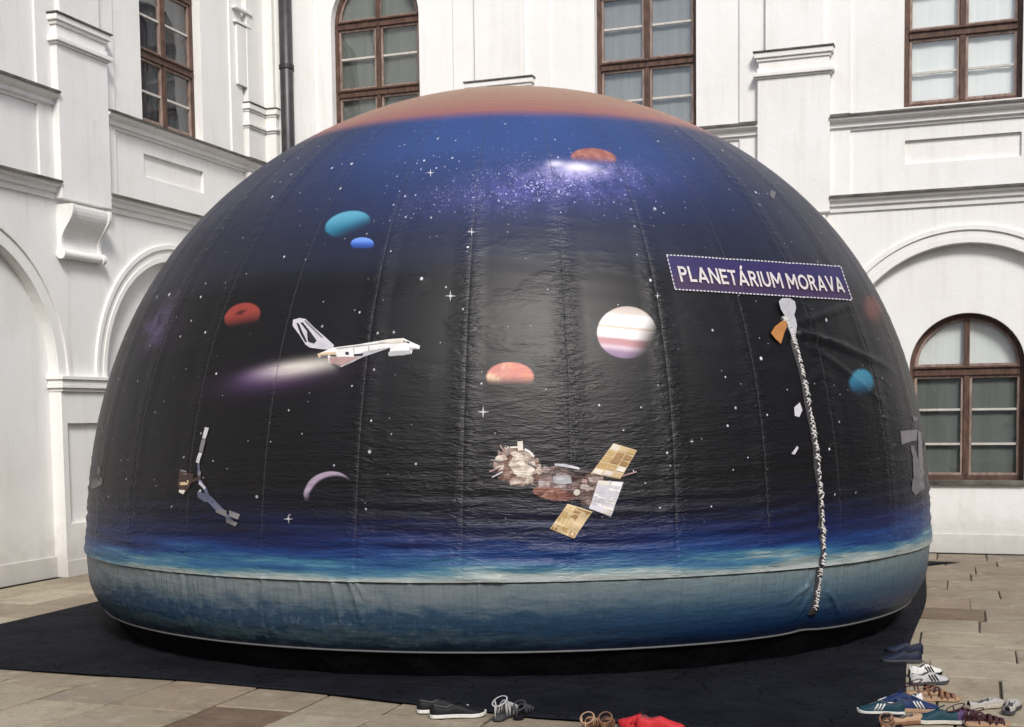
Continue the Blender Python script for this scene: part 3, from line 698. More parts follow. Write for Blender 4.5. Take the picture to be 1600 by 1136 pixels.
# bodies of the printed station: fine cluttered print inside soft outlines
def clutter(cx, cy, rx, ry, rot, stops, sc, edge=0.25):
    global col
    x, y = frame2(cx, cy, rx, ry, rot)
    wob = (E(t, tex(t, 'ShaderNodeTexNoise', P, Scale=24, Detail=3, Roughness=0.7).outputs[0])-0.5)*edge*2.4
    k = ((x*x+y*y).sqrt()+wob).step(1.02, 0.92)
    v1 = tex(t, 'ShaderNodeTexVoronoi', mapping(t, P, (1, 1.5, 1), (0, 0, 0.3)), Scale=sc, voronoi_dimensions='2D')
    q = t.nodes.new('ShaderNodeSeparateColor'); t.links.new(v1.outputs['Color'], q.inputs[0])
    n9 = E(t, tex(t, 'ShaderNodeTexNoise', P, Scale=sc*0.8, Detail=3, Roughness=0.7).outputs[0])
    col = mixc(t, k, col, ramp(t, (E(t, q.outputs[0])*0.55+n9*0.9-0.22+(x*-0.10)).clamp(), stops))
clutter(872, 750, 55, 20, 10, [(0.0, (0.012, 0.009, 0.009)), (0.35, (0.07, 0.04, 0.035)), (0.55, (0.16, 0.10, 0.09)), (0.75, (0.28, 0.21, 0.20)), (1.0, (0.50, 0.46, 0.46))], 26)
clutter(924, 762, 17, 30, 22, [(0.0, (0.012, 0.009, 0.009)), (0.35, (0.08, 0.045, 0.04)), (0.6, (0.20, 0.13, 0.11)), (0.8, (0.36, 0.29, 0.26)), (1.0, (0.50, 0.46, 0.46))], 26)
clutter(866, 772, 36, 10, 8, [(0.0, (0.03, 0.012, 0.01)), (0.5, (0.17, 0.06, 0.045)), (0.8, (0.26, 0.12, 0.09)), (1.0, (0.45, 0.34, 0.28))], 26)
clutter(808, 729, 39, 30, 15, [(0.0, (0.015, 0.010, 0.010)), (0.35, (0.14, 0.07, 0.055)), (0.5, (0.30, 0.20, 0.17)), (0.7, (0.52, 0.45, 0.38)), (1.0, (0.72, 0.66, 0.58))], 28, 0.34)
clutter(816, 726, 20, 20, 0, [(0.0, (0.10, 0.06, 0.05)), (0.35, (0.40, 0.32, 0.26)), (0.6, (0.62, 0.55, 0.46)), (1.0, (0.80, 0.76, 0.68))], 26, 0.3)
# engine plume of the printed shuttle
x_, y_ = frame2(440, 580, 88, 15, -9.5)
pl = ((x_.pow(2.0)+0.0)*-1.2).exp()*((y_*y_)*-2.2).exp()*x_.step(1.05, 0.85)*x_.step(-1.15, 0.2)
col = mixc(t, (pl*1.25*(nf*0.6+0.7)).clamp(), col, mixc(t, x_.step(-0.9, 0.3), (0.40, 0.28, 0.48), (0.80, 0.76, 0.66)))
glow(430, 590, 120, 26, -9, (0.10, 0.045, 0.14), 0.55)
gf = ((U-A0)/GW+64.0)._m('FRACT'); seamd = gf.min(gf*-1.0+1.0)*(GW*3.1)
col = mixc(t, seamd.step(0.0055, 0.0015)*V.step(0.9, 0.6)*V.step(0.02, 0.07)*(cap*-1.0+1.0)*0.55, col, (0.055, 0.052, 0.058))
t.links.new(col, b.inputs['Base Color'])
w1 = E(t, tex(t, 'ShaderNodeTexNoise', mapping(t, P, (3.2, 13, 1), (0, 0, 0.10)), Scale=2.6, Detail=3, Roughness=0.5, Distortion=1.2).outputs[0])
w2 = E(t, tex(t, 'ShaderNodeTexNoise', mapping(t, P, (6, 24, 1), (0, 0, -0.14)), Scale=2.6, Detail=2, Roughness=0.5, Distortion=1.0).outputs[0])
w3 = E(t, tex(t, 'ShaderNodeTexNoise', P, Scale=1.1, Detail=2).outputs[0]).step(0.3, 0.7)
gf = ((U-A0)/GW+64.0)._m('FRACT'); seamd = gf.min(gf*-1.0+1.0)*(GW*3.1)
w4 = E(t, tex(t, 'ShaderNodeTexNoise', mapping(t, P, (0.8, 10, 1), (0, 0, 0.12)), Scale=5.5, Detail=4, Roughness=0.6, Distortion=0.5).outputs[0])
lowz = V.step(0.22, 0.06)
patch = E(t, tex(t, 'ShaderNodeTexNoise', mapping(t, P, (1.0, 2.2, 1)), Scale=2.3, Detail=3).outputs[0]).step(0.50, 0.66)
amt = patch*V.step(0.75, 0.3)*0.22+seamd.step(0.13, 0.0)*0.72*V.step(0.75, 0.45)+V.step(0.34, 0.12)*0.26*(w3*0.8+0.3)+lowz*0.35+0.02
bump(t, b, (w1*1.0+w2*0.7)*amt+w4*lowz*0.7+E(t, tex(t, 'ShaderNodeTexNoise', P, Scale=220, Detail=1).outputs[0])*0.02, 0.55, 0.016)
M['cloth'] = m
# base band
m, t, b, U, V, P = cloth_common('printed_cloud_band')
P = mapping(t, P, (1, 0.1, 1))
cl = E(t, tex(t, 'ShaderNodeTexNoise', mapping(t, P, (1, 2.4, 1)), Scale=3.4, Detail=8, Roughness=0.72, Distortion=0.5).outputs[0])
cl2 = E(t, tex(t, 'ShaderNodeTexNoise', P, Scale=16, Detail=6, Roughness=0.75).outputs[0])
h = V*-1.0+(cl-0.5)*0.75
col = ramp(t, h, [(0.0, (0.16, 0.19, 0.20)), (0.20, (0.13, 0.16, 0.18)), (0.36, (0.065, 0.10, 0.13)), (0.46, (0.020, 0.048, 0.090)), (0.66, (0.020, 0.048, 0.088)), (0.78, (0.045, 0.075, 0.095)), (0.92, (0.014, 0.026, 0.045)), (1.0, (0.009, 0.015, 0.028))])
colr = ramp(t, V*-1.0+(cl-0.5)*0.18, [(0.0, (0.17, 0.22, 0.23)), (0.25, (0.085, 0.135, 0.17)), (0.5, (0.022, 0.058, 0.105)), (0.8, (0.007, 0.028, 0.088)), (1.0, (0.007, 0.014, 0.035))])
col = mixc(t, U.step(-0.2, 0.5), col, colr)
col = mixc(t, cl2.step(0.52, 0.70)*V.step(-0.32, -0.5)*U.step(0.25, -0.35)*0.5, col, (0.15, 0.21, 0.235))
t.links.new(col, b.inputs['Base Color'])
w1 = E(t, tex(t, 'ShaderNodeTexNoise', mapping(t, P, (14, 0.9, 1), (0, 0, 0.1)), Scale=2.2, Detail=3, Distortion=0.4).outputs[0])
w2 = E(t, tex(t, 'ShaderNodeTexNoise', mapping(t, P, (2, 9, 1)), Scale=2.2, Detail=4).outputs[0])
w5 = E(t, tex(t, 'ShaderNodeTexNoise', P, Scale=9, Detail=4, Roughness=0.6, Distortion=1.0).outputs[0])
bump(t, b, w1*1.1*V.step(-0.9, -0.1)+w2*0.5+w5*0.35, 0.7, 0.02); b.inputs['Roughness'].default_value = 0.42
M['band'] = m
m, t, b = newmat('grey_piping_cord', 0.5, 0.4); b.inputs['Base Color'].default_value = (0.11, 0.11, 0.115, 1); M['piping'] = m
m, t, b = newmat('black_skirt_cloth', 0.8, 0.12)
n = tex(t, 'ShaderNodeTexNoise', mapping(t, posn(t), (4, 4, 1)), Scale=4, Detail=4); t.links.new(ramp(t, n.outputs[0], [(0.3, (0.003, 0.003, 0.004)), (0.7, (0.006, 0.006, 0.008))]), b.inputs['Base Color']); bump(t, b, n.outputs[0], 0.5, 0.03); M['skirt'] = m

dome = empty('inflatable_dome', tuple(DC), 'large inflatable planetarium dome printed with planets and stars standing on the black sheet', 'inflatable dome')
def DL(P): return np.asarray(P)-DC
for gidx in range(NG):
    a0 = A0+GW*gidx; mid = (a0+GW/2+math.pi) % (2*math.pi)-math.pi
    front = abs(mid) < 1.75
    a0 = mid-GW/2
    nc, nr, nb = (44, 230, 44) if front else (8, 50, 8)
    for nm, s0, s1, nrr, mat in (('cloth_panel', 0.0, 1.0, nr, M['cloth']), ('band_panel', -1.0, -0.0, nb, M['band'])):
        aa = np.linspace(a0, a0+GW, nc+1); ss = np.linspace(s0, s1, nrr+1)
        if nm == 'band_panel': ss[-1] = -1e-6
        else: ss = ss**1.08
        gA, gS = np.meshgrid(aa, ss); Pp = DL(surf(gA, gS)).reshape(-1, 3)
        idx = np.arange((nc+1)*(nrr+1)).reshape(nrr+1, nc+1)
        f = np.stack([idx[:-1, :-1], idx[:-1, 1:], idx[1:, 1:], idx[1:, :-1]], -1).reshape(-1, 4)
        me = bpy.data.meshes.new(nm); me.from_pydata(Pp.tolist(), [], f.tolist()); me.materials.append(mat)
        l = me.uv_layers.new(name='UVMap'); li = np.zeros(len(me.loops), dtype=np.int32); me.loops.foreach_get('vertex_index', li)
        l.data.foreach_set('uv', np.stack([gA.ravel(), gS.ravel()], -1).astype(np.float32)[li].ravel())
        me.polygons.foreach_set('use_smooth', [True]*len(me.polygons)); me.update()
        link(bpy.data.objects.new(nm, me), dome)
# piping and skirt
aa = np.linspace(0, 2*math.pi, 260, endpoint=False)
pp = DL(surf((aa+math.pi) % (2*math.pi)-math.pi, np.full_like(aa, -1.0), 0.004))
mb = MB(); mb.tube(pp, 0.0068, 8, closed=True); mb.build('piping', M['piping'], dome, smooth=True)
hh = np.linspace(0, 1, 9); v = []; f = []; NA = 260
for i, k in enumerate(hh):
    P_ = pp.copy(); c2 = P_[:, :2]; r_ = 1-0.045*k-0.004*np.sin(aa*37+2*np.sin(aa*5))*k
    P_[:, :2] = c2*r_[:, None]*0.9985; P_[:, 2] = P_[:, 2]*(1-k)+0.016*k-(0.004 if i == 0 else 0); v += P_.tolist()
for i in range(len(hh)-1):
    for j in range(NA): f.append((i*NA+j, i*NA+(j+1) % NA, (i+1)*NA+(j+1) % NA, (i+1)*NA+j))
mk('skirt', v, f, M['skirt'], dome, smooth=True)

# --- flat prints and appliqués that follow the skin
def flatmat(name, c, rough=0.55):
    m, t, b = newmat(name, rough, 0.4)
    n = tex(t, 'ShaderNodeTexNoise', posn(t), Scale=22, Detail=4)
    t.links.new(mixc(t, E(t, n.outputs[0]).step(0.4, 0.7)*0.35, c, tuple(x*0.62 for x in c)), b.inputs['Base Color']); return m
PM = {k: flatmat('print_'+k, c) for k, c in dict(white=(0.78, 0.77, 0.76), lilac=(0.56, 0.54, 0.59), silver=(0.42, 0.42, 0.44), black=(0.012, 0.012, 0.016), cream=(0.68, 0.62, 0.54), gold=(0.50, 0.34, 0.15), ochre=(0.34, 0.20, 0.085),
      sand=(0.62, 0.48, 0.28), rust=(0.26, 0.09, 0.07), rose=(0.40, 0.26, 0.25), brown=(0.055, 0.032, 0.028), grey=(0.20, 0.185, 0.195), slate=(0.10, 0.11, 0.17), violet=(0.026, 0.018, 0.095), plum=(0.042, 0.022, 0.072), letter=(0.62, 0.57, 0.56), dim=(0.15, 0.145, 0.155)).items()}
def decal(name, polys, off=0.0025, label=None, maxe=9.0, par=None):
    """polys: list of (material key, [photo outline points]); laid on the skin in drawing order"""
    keys = []; V_ = []; F_ = []; MI = []
    for n_, (mk_, pts) in enumerate(polys):
        if mk_ not in keys: keys.append(mk_)
        bm = bmesh.new(); vs = [bm.verts.new((p[0], p[1], 0)) for p in pts]
        try: bm.faces.new(vs)
        except ValueError: bm.free(); continue
        bmesh.ops.triangulate(bm, faces=bm.faces[:])
        for _ in range(6):
            es = [e for e in bm.edges if e.calc_length() > maxe]
            if not es: break
            bmesh.ops.subdivide_edges(bm, edges=es, cuts=1, use_grid_fill=False); bmesh.ops.triangulate(bm, faces=[q for q in bm.faces if len(q.verts) > 3])
        bm.verts.ensure_lookup_table(); bm.verts.index_update()
        xy = np.array([v.co[:2] for v in bm.verts]); A, Q = at(xy[:, 0], xy[:, 1])
        W_ = DL(surf(A, Q, off+0.00055*min(n_, 6)+(0.00002*n_))); k = len(V_)
        V_ += W_.tolist(); F_ += [tuple(v.index+k for v in q.verts) for q in bm.faces]; MI += [keys.index(mk_)]*len(bm.faces); bm.free()
    o = mk(name, V_, F_, [PM[k] for k in keys], par or dome, smooth=True, mi=MI, fix=False)
    if label: o['label'] = label
    return o
def zc(pts, ox, oy, sc): return [(ox+x/sc, oy+y/sc) for x, y in pts]
# shuttle
Z = lambda *p: zc(p, 330, 470, 4.324)
decal('printed_space_shuttle', [
    ('lilac', Z((600, 118), (640, 125), (700, 185), (770, 245), (832, 302), (822, 335), (740, 328), (668, 318), (640, 298), (600, 235), (552, 170), (556, 130))),
    ('white', Z((720, 362), (830, 318), (1000, 296), (1200, 262), (1300, 255), (1352, 280), (1412, 306), (1408, 328), (1362, 330), (1356, 360), (1300, 372), (1202, 378), (1196, 322), (1110, 345), (1030, 382), (950, 420), (880, 450), (800, 427), (790, 378), (728, 388))),
    ('black', Z((578, 150), (596, 158), (620, 215), (652, 280), (638, 282), (605, 225))),
    ('black', Z((606, 150), (622, 148), (668, 205), (716, 272), (700, 292), (664, 282), (655, 268), (694, 270), (650, 208))),
    ('silver', Z((1030, 345), (1196, 318), (1196, 326), (1030, 382), (900, 440), (880, 430))),
    ('rose', Z((800, 385), (880, 380), (1000, 382), (880, 446), (805, 425))),
    ('black', Z((808, 370), (850, 370), (850, 379), (808, 379))), ('black', Z((908, 350), (932, 348), (934, 366), (912, 368))),
    ('black', Z((965, 364), (1030, 358), (1026, 374), (968, 378))), ('black', Z((1196, 322), (1212, 320), (1210, 352), (1200, 352))),
    ('sand', Z((722, 360), (780, 352), (850, 352), (846, 364), (780, 372), (728, 384))),
    ('cream', Z((1120, 278), (1290, 262), (1340, 284), (1200, 290))),
    ('silver', Z((1340, 318), (1404, 322), (1362, 332), (1345, 345))), ('black', Z((1322, 276), (1342, 282), (1340, 290), (1320, 284))), ('black', Z((1300, 272), (1314, 275), (1312, 282), (1298, 280))),
    ('silver', Z((850, 322), (1190, 282), (1190, 287), (850, 329))), ('silver', Z((960, 309), (966, 308), (972, 355), (966, 356))), ('silver', Z((1060, 297), (1066, 296), (1072, 340), (1066, 341))),
    ('silver', Z((1205, 345), (1350, 338), (1354, 358), (1300, 370), (1204, 376))), ('grey', Z((740, 372), (790, 366), (792, 376), (744, 384))), ('grey', Z((820, 432), (875, 446), (885, 438), (830, 424))),
    ('grey', Z((640, 132), (700, 190), (760, 250), (752, 252), (690, 196), (634, 140))),
], label='white winged shuttle with a pale plume behind it')
# space station
Z = lambda *p: zc(p, 740, 660, 5.68)
rs = random.Random(5)
def lerp4(q, u, v): return tuple((q[0][i]*(1-u)+q[1][i]*u)*(1-v)+(q[3][i]*(1-u)+q[2][i]*u)*v for i in (0, 1))
def panel(q, keys, n, m_):
    out = [(keys[0], Z(*q))]
    for i in range(n):
        for j in range(m_):
            u0, u1, v0, v1 = (i+.06)/n, (i+.94)/n, (j+.1)/m_, (j+.9)/m_
            jx = lambda: rs.uniform(-5, 5)
            out.append((rs.choice(keys[1:]), Z(*[(lerp4(q, a, b_)[0]+jx(), lerp4(q, a, b_)[1]+jx()) for a, b_ in ((u0, v0), (u1, v0), (u1, v1), (u0, v1))])))
    return out
st = panel([(1240, 185), (1448, 250), (1300, 505), (1040, 455)], ['sand', 'gold', 'gold', 'ochre', 'sand', 'cream'], 3, 5)
st += panel([(835, 722), (1052, 792), (890, 1030), (676, 945)], ['sand', 'gold', 'ochre', 'ochre', 'gold', 'sand'], 3, 4)
st += panel([(1105, 515), (1328, 530), (1215, 838), (1022, 765)], ['lilac', 'white', 'cream', 'lilac', 'white'], 2, 7)
decal('printed_solar_panels', st, label='gold and silver solar panels of the station print')
st = [('cream', Z((388, 170), (436, 166), (440, 250), (392, 252))), ('cream', Z((300, 218), (400, 212), (402, 228), (300, 234))), ('white', Z((455, 232), (500, 252), (540, 300), (532, 312), (488, 272), (450, 248))),
      ('lilac', Z((715, 366), (800, 368), (870, 382), (940, 402), (936, 420), (860, 404), (720, 384))), ('silver', Z((700, 480), (790, 470), (862, 482), (872, 540), (800, 552), (716, 540))), ('lilac', Z((730, 492), (800, 486), (806, 512), (734, 516))),
      ('cream', Z(*[(915+30*math.cos(q_), 622+28*math.sin(q_)) for q_ in np.linspace(0, 2*math.pi, 12, endpoint=False)])), ('rose', Z((960, 500), (1010, 510), (1004, 545), (956, 535))), ('brown', Z((890, 420), (1040, 440), (1036, 458), (888, 440)))]
for x0, y0, x1, y1 in ((235, 205, 300, 300), (150, 335, 250, 350), (140, 440, 240, 400), (165, 490, 260, 440), (1310, 480, 1440, 440), (560, 400, 480, 360), (320, 215, 300, 300)):
    L_ = math.hypot(x1-x0, y1-y0); nx, ny = -(y1-y0)/L_*6, (x1-x0)/L_*6
    st.append((rs.choice(['grey', 'lilac', 'rose']), Z((x0+nx, y0+ny), (x1+nx, y1+ny), (x1-nx, y1-ny), (x0-nx, y0-ny))))
for n_, q_ in enumerate(st): decal('printed_station_module', [q_], off=0.0025+0.0004*n_ if n_ < 12 else 0.0075+0.0001*n_)
# probe on the left flank
Z = lambda *p: zc(p, 120, 450, 2.84)
decal('printed_probe', [('grey', Z((578, 620), (586, 622), (545, 778), (537, 776))), ('slate', Z((536, 776), (546, 776), (552, 860), (542, 860))), ('slate', Z((545, 856), (556, 852), (600, 930), (590, 940))), ('slate', Z((585, 930), (600, 925), (700, 1035), (690, 1045))), ('brown', Z((500, 850), (548, 838), (550, 850), (505, 870))), ('lilac', Z((572, 618), (590, 622), (575, 670), (560, 668))), ('grey', Z((558, 672), (576, 676), (562, 730), (546, 725))), ('lilac', Z((545, 730), (560, 735), (546, 778), (532, 774))),
    ('brown', Z((460, 812), (525, 826), (510, 870), (480, 918), (450, 880))), ('sand', Z((465, 850), (500, 855), (490, 885), (460, 880))), ('grey', Z((463, 806), (490, 812), (492, 830), (470, 826))), ('cream', Z((460, 888), (486, 900), (478, 916), (458, 906))),
    ('grey', Z((545, 812), (556, 815), (552, 835), (540, 830))), ('lilac', Z((550, 855), (575, 885), (568, 895), (545, 870))), ('slate', Z((540, 905), (590, 915), (610, 950), (570, 950), (540, 930))),
    ('slate', Z((580, 945), (640, 965), (665, 990), (620, 985))), ('grey', Z((625, 975), (670, 988), (665, 1015), (620, 995))), ('grey', Z((680, 985), (728, 1005), (720, 1028), (680, 1012))), ('grey', Z((668, 1022), (715, 1042), (705, 1058), (664, 1040)))],
    label='small probe with a bent string of panels')
decal('printed_probe', [('dim', Z((95, 790), (108, 800), (100, 830), (92, 820))), ('dim', Z((60, 855), (92, 845), (118, 870), (80, 890), (56, 880))), ('dim', Z((105, 840), (116, 845), (118, 865), (108, 862)))], label='faint print at the left edge')
# figure-like grey print on the right flank
Z = lambda *p: zc(p, 1380, 640, 7.1)
decal('printed_robot_arm', [('grey', Z((185, 238), (375, 226), (362, 342), (300, 352), (200, 390))), ('grey', Z((378, 235), (415, 255), (440, 640), (450, 880), (405, 860), (385, 500))),
    ('dim', Z((295, 400), (335, 405), (385, 560), (435, 740), (445, 880), (345, 952), (308, 900), (328, 700), (318, 520))), ('dim', Z((440, 350), (478, 380), (470, 450), (440, 430))), ('dim', Z((322, 80), (372, 84), (368, 130), (326, 126)))],
    label='grey angular print at the right edge')
decal('printed_satellite', [('lilac', [(1240, 637), (1249, 629), (1253, 641), (1248, 652), (1241, 650)]), ('lilac', [(1235, 709), (1244, 697), (1246, 700), (1240, 711)]), ('dim', [(1204, 297), (1212, 301), (1208, 312), (1202, 306)])], label='small white specks beside the zip')
# sparkle stars
sp_ = []
for x, y, r_ in ((704, 463, 9), (755, 644, 10), (673, 271, 7), (737, 363, 7), (452, 811, 8), (1027, 463, 5), (1080, 690, 4), (616, 520, 4)):
    o_ = [(x+(r_ if i % 4 == 0 else r_*.75 if i % 2 == 0 else r_*.17)*math.cos(i*math.pi/4), y+(r_ if i % 4 == 0 else r_ if i % 2 == 0 else r_*.17)*math.sin(i*math.pi/4)) for i in range(8)]
    sp_.append(('lilac', o_))
decal('printed_star', sp_, label='four pointed white stars')
# banner
BQ = [(1040, 399.5), (1312, 417.5), (1330, 470), (1053, 453.5)]
def bq(u, v): return tuple((BQ[0][i]*(1-u)+BQ[1][i]*u)*(1-v)+(BQ[3][i]*(1-u)+BQ[2][i]*u)*v for i in (0, 1))
bp = [('violet', [bq(u, 0) for u in np.linspace(0, 1, 12)]+[bq(1, 0.55), bq(0, 0.55)]), ('plum', [bq(0, 0.55), bq(1, 0.55)]+[bq(u, 1) for u in np.linspace(1, 0, 12)])]
for side in (0, 1):
    n_ = 50
    for i in range(n_): bp.append(('lilac', [bq((i+.1)/n_, side*1.0-.02), bq((i+.75)/n_, side*1.0-.02), bq((i+.75)/n_, side+.035-.02), bq((i+.1)/n_, side+.035-.02)]))
for i in range(9):
    for u in (0.0, 0.995): bp.append(('lilac', [bq(u, (i+.1)/9), bq(u+.006, (i+.1)/9), bq(u+.006, (i+.8)/9), bq(u, (i+.8)/9)]))
decal('banner', bp, off=0.004, label='violet banner panel with a dashed white border')
TQ = [(1057, 417.5), (1311, 435.5), (1318, 458.5), (1063, 441.0)]
def tq(u, v):
    u = u+0.17*u*(1-u)
    return tuple((TQ[0][i]*(1-u)+TQ[1][i]*u)*(1-v)+(TQ[3][i]*(1-u)+TQ[2][i]*u)*v for i in (0, 1))
TW = 0.17
def arc_(cx, cy, rx, ry, a0, a1, n=10): return [(cx+rx*math.cos(rad(a)), cy+ry*math.sin(rad(a))) for a in np.linspace(a0, a1, n)]
h_ = TW/2
GL = {'P': (.62, [[(h_, 0), (h_, 1)], [(h_, 1-h_), (.33, 1-h_)]+arc_(.33, .70, .20, .22, 90, -90)+[(h_, .48)]]),
      'L': (.56, [[(h_, 0), (h_, 1)], [(h_, h_), (.54, h_)]]),
      'A': (.86, [[(h_, 0), (.43, .98)], [(.43, .98), (.86-h_, 0)], [(.20, .27), (.66, .27)]]),
      'N': (.80, [[(h_, 0), (h_, 1)], [(h_+.01, .95), (.79-h_, .05)], [(.80-h_, 0), (.80-h_, 1)]]),
      'E': (.60, [[(h_, 0), (h_, 1)], [(h_, h_), (.58, h_)], [(h_, .5), (.52, .5)], [(h_, 1-h_), (.58, 1-h_)]]),
      'T': (.64, [[(0, 1-h_), (.64, 1-h_)], [(.32, 0), (.32, 1-h_)]]),
      'R': (.68, [[(h_, 0), (h_, 1)], [(h_, 1-h_), (.34, 1-h_)]+arc_(.34, .71, .20, .21, 90, -90)+[(h_, .50)], [(.34, .48), (.60, 0)]]),
      'I': (.18, [[(.09, 0), (.09, 1)]]),
      'U': (.76, [[(h_, 1), (h_, .38)]+arc_(.38, .38, .38-h_, .30, 180, 360)+[(.76-h_, .38), (.76-h_, 1)]]),
      'M': (.98, [[(h_, 0), (h_, 1)], [(h_+.02, .97), (.49, .30)], [(.49, .30), (.96-h_, .97)], [(.98-h_, 0), (.98-h_, 1)]]),
      'O': (.94, [arc_(.47, .5, .47-h_, .5-h_, 0, 360, 26)]),
      'V': (.82, [[(h_, 1), (.41, .04)], [(.41, .04), (.82-h_, 1)]])}
GL['\u00c1'] = (GL['A'][0], GL['A'][1]+[[(.42, 1.08), (.56, 1.30)]])
word = 'PLANET\u00c1RIUM MORAVA'; gap = 0.13
tot = sum((GL[c][0] if c != ' ' else 0.22)+gap for c in word)-gap
polys = []; penx = 0
for c in word:
    if c == ' ': penx += 0.22+gap; continue
    for st_ in GL[c][1]:
        for (x0, y0), (x1, y1) in zip(st_[:-1], st_[1:]):
            L_ = math.hypot(x1-x0, y1-y0)
            if L_ < 1e-6: continue
            nx, ny = -(y1-y0)/L_*h_, (x1-x0)/L_*h_; ex, ey = (x1-x0)/L_*0.02, (y1-y0)/L_*0.02
            q = [(x0+nx-ex, y0+ny-ey), (x1+nx+ex, y1+ny+ey), (x1-nx+ex, y1-ny+ey), (x0-nx-ex, y0-ny-ey)]
            polys.append(('letter', [tq((penx+a_)/tot, 1-b_) for a_, b_ in q]))
    penx += GL[c][0]+gap
decal('lettering', polys, off=0.0085)
# gather of the zip: tape, crossed lacing, cap and orange tab
def zipp(k, side=0.0, off=0.01):
    kk = np.clip(k, 0, 1)*(len(za)-1); a = np.interp(kk, np.arange(len(za)), za); s_ = np.interp(kk, np.arange(len(za)), zs_)
    rho, _ = rho_z(s_); return DL(surf(a+side/3.2, s_, off))
m, t, b = newmat('dark_zip_tape', 0.6, 0.3); b.inputs['Base Color'].default_value = (0.035, 0.032, 0.036, 1); M['tape'] = m
m, t, b = newmat('pale_lacing_cord', 0.5, 0.4); b.inputs['Base Color'].default_value = (0.62, 0.60, 0.58, 1); M['cord'] = m
ks = np.linspace(0, 1, 120); v = []; f = []
for i, k in enumerate(ks):
    w_ = 0.026+0.004*math.sin(k*40)+0.012*max(0, k-0.9)*10
    v += [zipp(k, -w_, 0.004), zipp(k, -w_*.5, 0.016), zipp(k, w_*.5, 0.016), zipp(k, w_, 0.004)]
for i in range(len(ks)-1):
    for j in range(3): f.append((4*i+j, 4*i+j+1, 4*i+j+5, 4*i+j+4))
mk('zip_tape', v, f, M['tape'], dome, smooth=True)
mb = MB(); NL = 82; rl = random.Random(2)
for i in range(NL):
    k = i/NL*0.985; dk = 0.9/NL; k += rl.uniform(-.3, .3)/NL; w_ = 0.021*rl.uniform(.35, 1.15); th_ = (0.0066 if k < 0.8 else 0.0046)*rl.uniform(.7, 1.15)
    if rl.random() < 0.80: mb.tube([zipp(k, -w_*rl.uniform(.3, 1), 0.016), zipp(k+dk*.5, 0, 0.024), zipp(k+dk, w_, 0.016)], th_, 5)
    if rl.random() < 0.80: mb.tube([zipp(k, w_*rl.uniform(.3, 1), 0.014), zipp(k+dk*.5, 0, 0.021), zipp(k+dk, -w_, 0.014)], th_*.8, 5)
tag(mb.build('zip_lacing', M['cord'], dome, smooth=True), kind='stuff')
decal('zip_cap', [('silver', [(1213, 474), (1218, 469), (1230, 469), (1238, 474), (1240, 484), (1237, 495), (1240, 512), (1238, 532), (1232, 530), (1227, 512), (1222, 496), (1216, 486)])], off=0.022, label='pale rounded flap at the top of the zip')
o = [(1201, 523), (1207, 513), (1217, 505), (1225, 503), (1226, 512), (1221, 524), (1216, 540), (1209, 533)]
m = flatmat('orange_tab', (0.42, 0.18, 0.05)); PM['orange'] = m
decal('pull_tab', [('orange', o)], off=0.020, label='small orange triangular tab')

# ------------------------------------------------------------------ shoes
def leather(name, c, rough=0.62, bumpy=60):
    m, t, b = newmat(name, rough, 0.25)
    n = tex(t, 'ShaderNodeTexNoise', coords(t), Scale=bumpy, Detail=4)
    t.links.new(mixc(t, E(t, n.outputs[0]).step(0.4, 0.7)*0.4, c, tuple(x*0.6 for x in c)), b.inputs['Base Color']); bump(t, b, n.outputs[0], 0.3, 0.003); return m
SM = {k: leather('shoe_'+k, c) for k, c in dict(black=(0.007, 0.007, 0.009), white=(0.70, 0.69, 0.65), offwhite=(0.58, 0.55, 0.48), brown=(0.22, 0.11, 0.065), tan=(0.42, 0.27, 0.17), red=(0.52, 0.028, 0.035), teal=(0.010, 0.045, 0.065), navy=(0.010, 0.014, 0.035), blue=(0.010, 0.025, 0.095),
      maroon=(0.06, 0.022, 0.028), grey=(0.40, 0.38, 0.35), dgrey=(0.06, 0.06, 0.065), beige=(0.46, 0.42, 0.34), purple=(0.08, 0.045, 0.12), silver=(0.45, 0.44, 0.44)).items()}
def outline_w(q, w):     # half width along the sole, heel 0 .. toe 1
    return w*np.interp(q, [0, .03, .10, .22, .42, .58, .72, .84, .93, .98, 1.0], [.30, .55, .70, .72, .62, .78, .98, .92, .66, .38, .10])
def sole_mesh(mb, L, w, z0, z1, m=0, grow=1.0):
    N = 26; pts = []
    for i in range(N+1): q = i/N; pts.append((q*L*1.0, -outline_w(q, w)*grow))
    for i in range(N, -1, -1): q = i/N; pts.append((q*L, outline_w(q, w)*grow))
    n = len(pts); lift = lambda x: 0.010*max(0, (x/L-0.8)/0.2)**2
    v = [(x-L/2, y, z0+lift(x)) for x, y in pts]+[(x-L/2, y, z1+lift(x)) for x, y in pts]
    f = [(i, (i+1) % n, n+(i+1) % n, n+i) for i in range(n)]
    h = n//2
    for i in range(h-1): f.append((i, i+1, n-2-i, n-1-i)); f.append((n+i, n+i+1, 2*n-2-i, 2*n-1-i))
    mb.add(v, f, m)
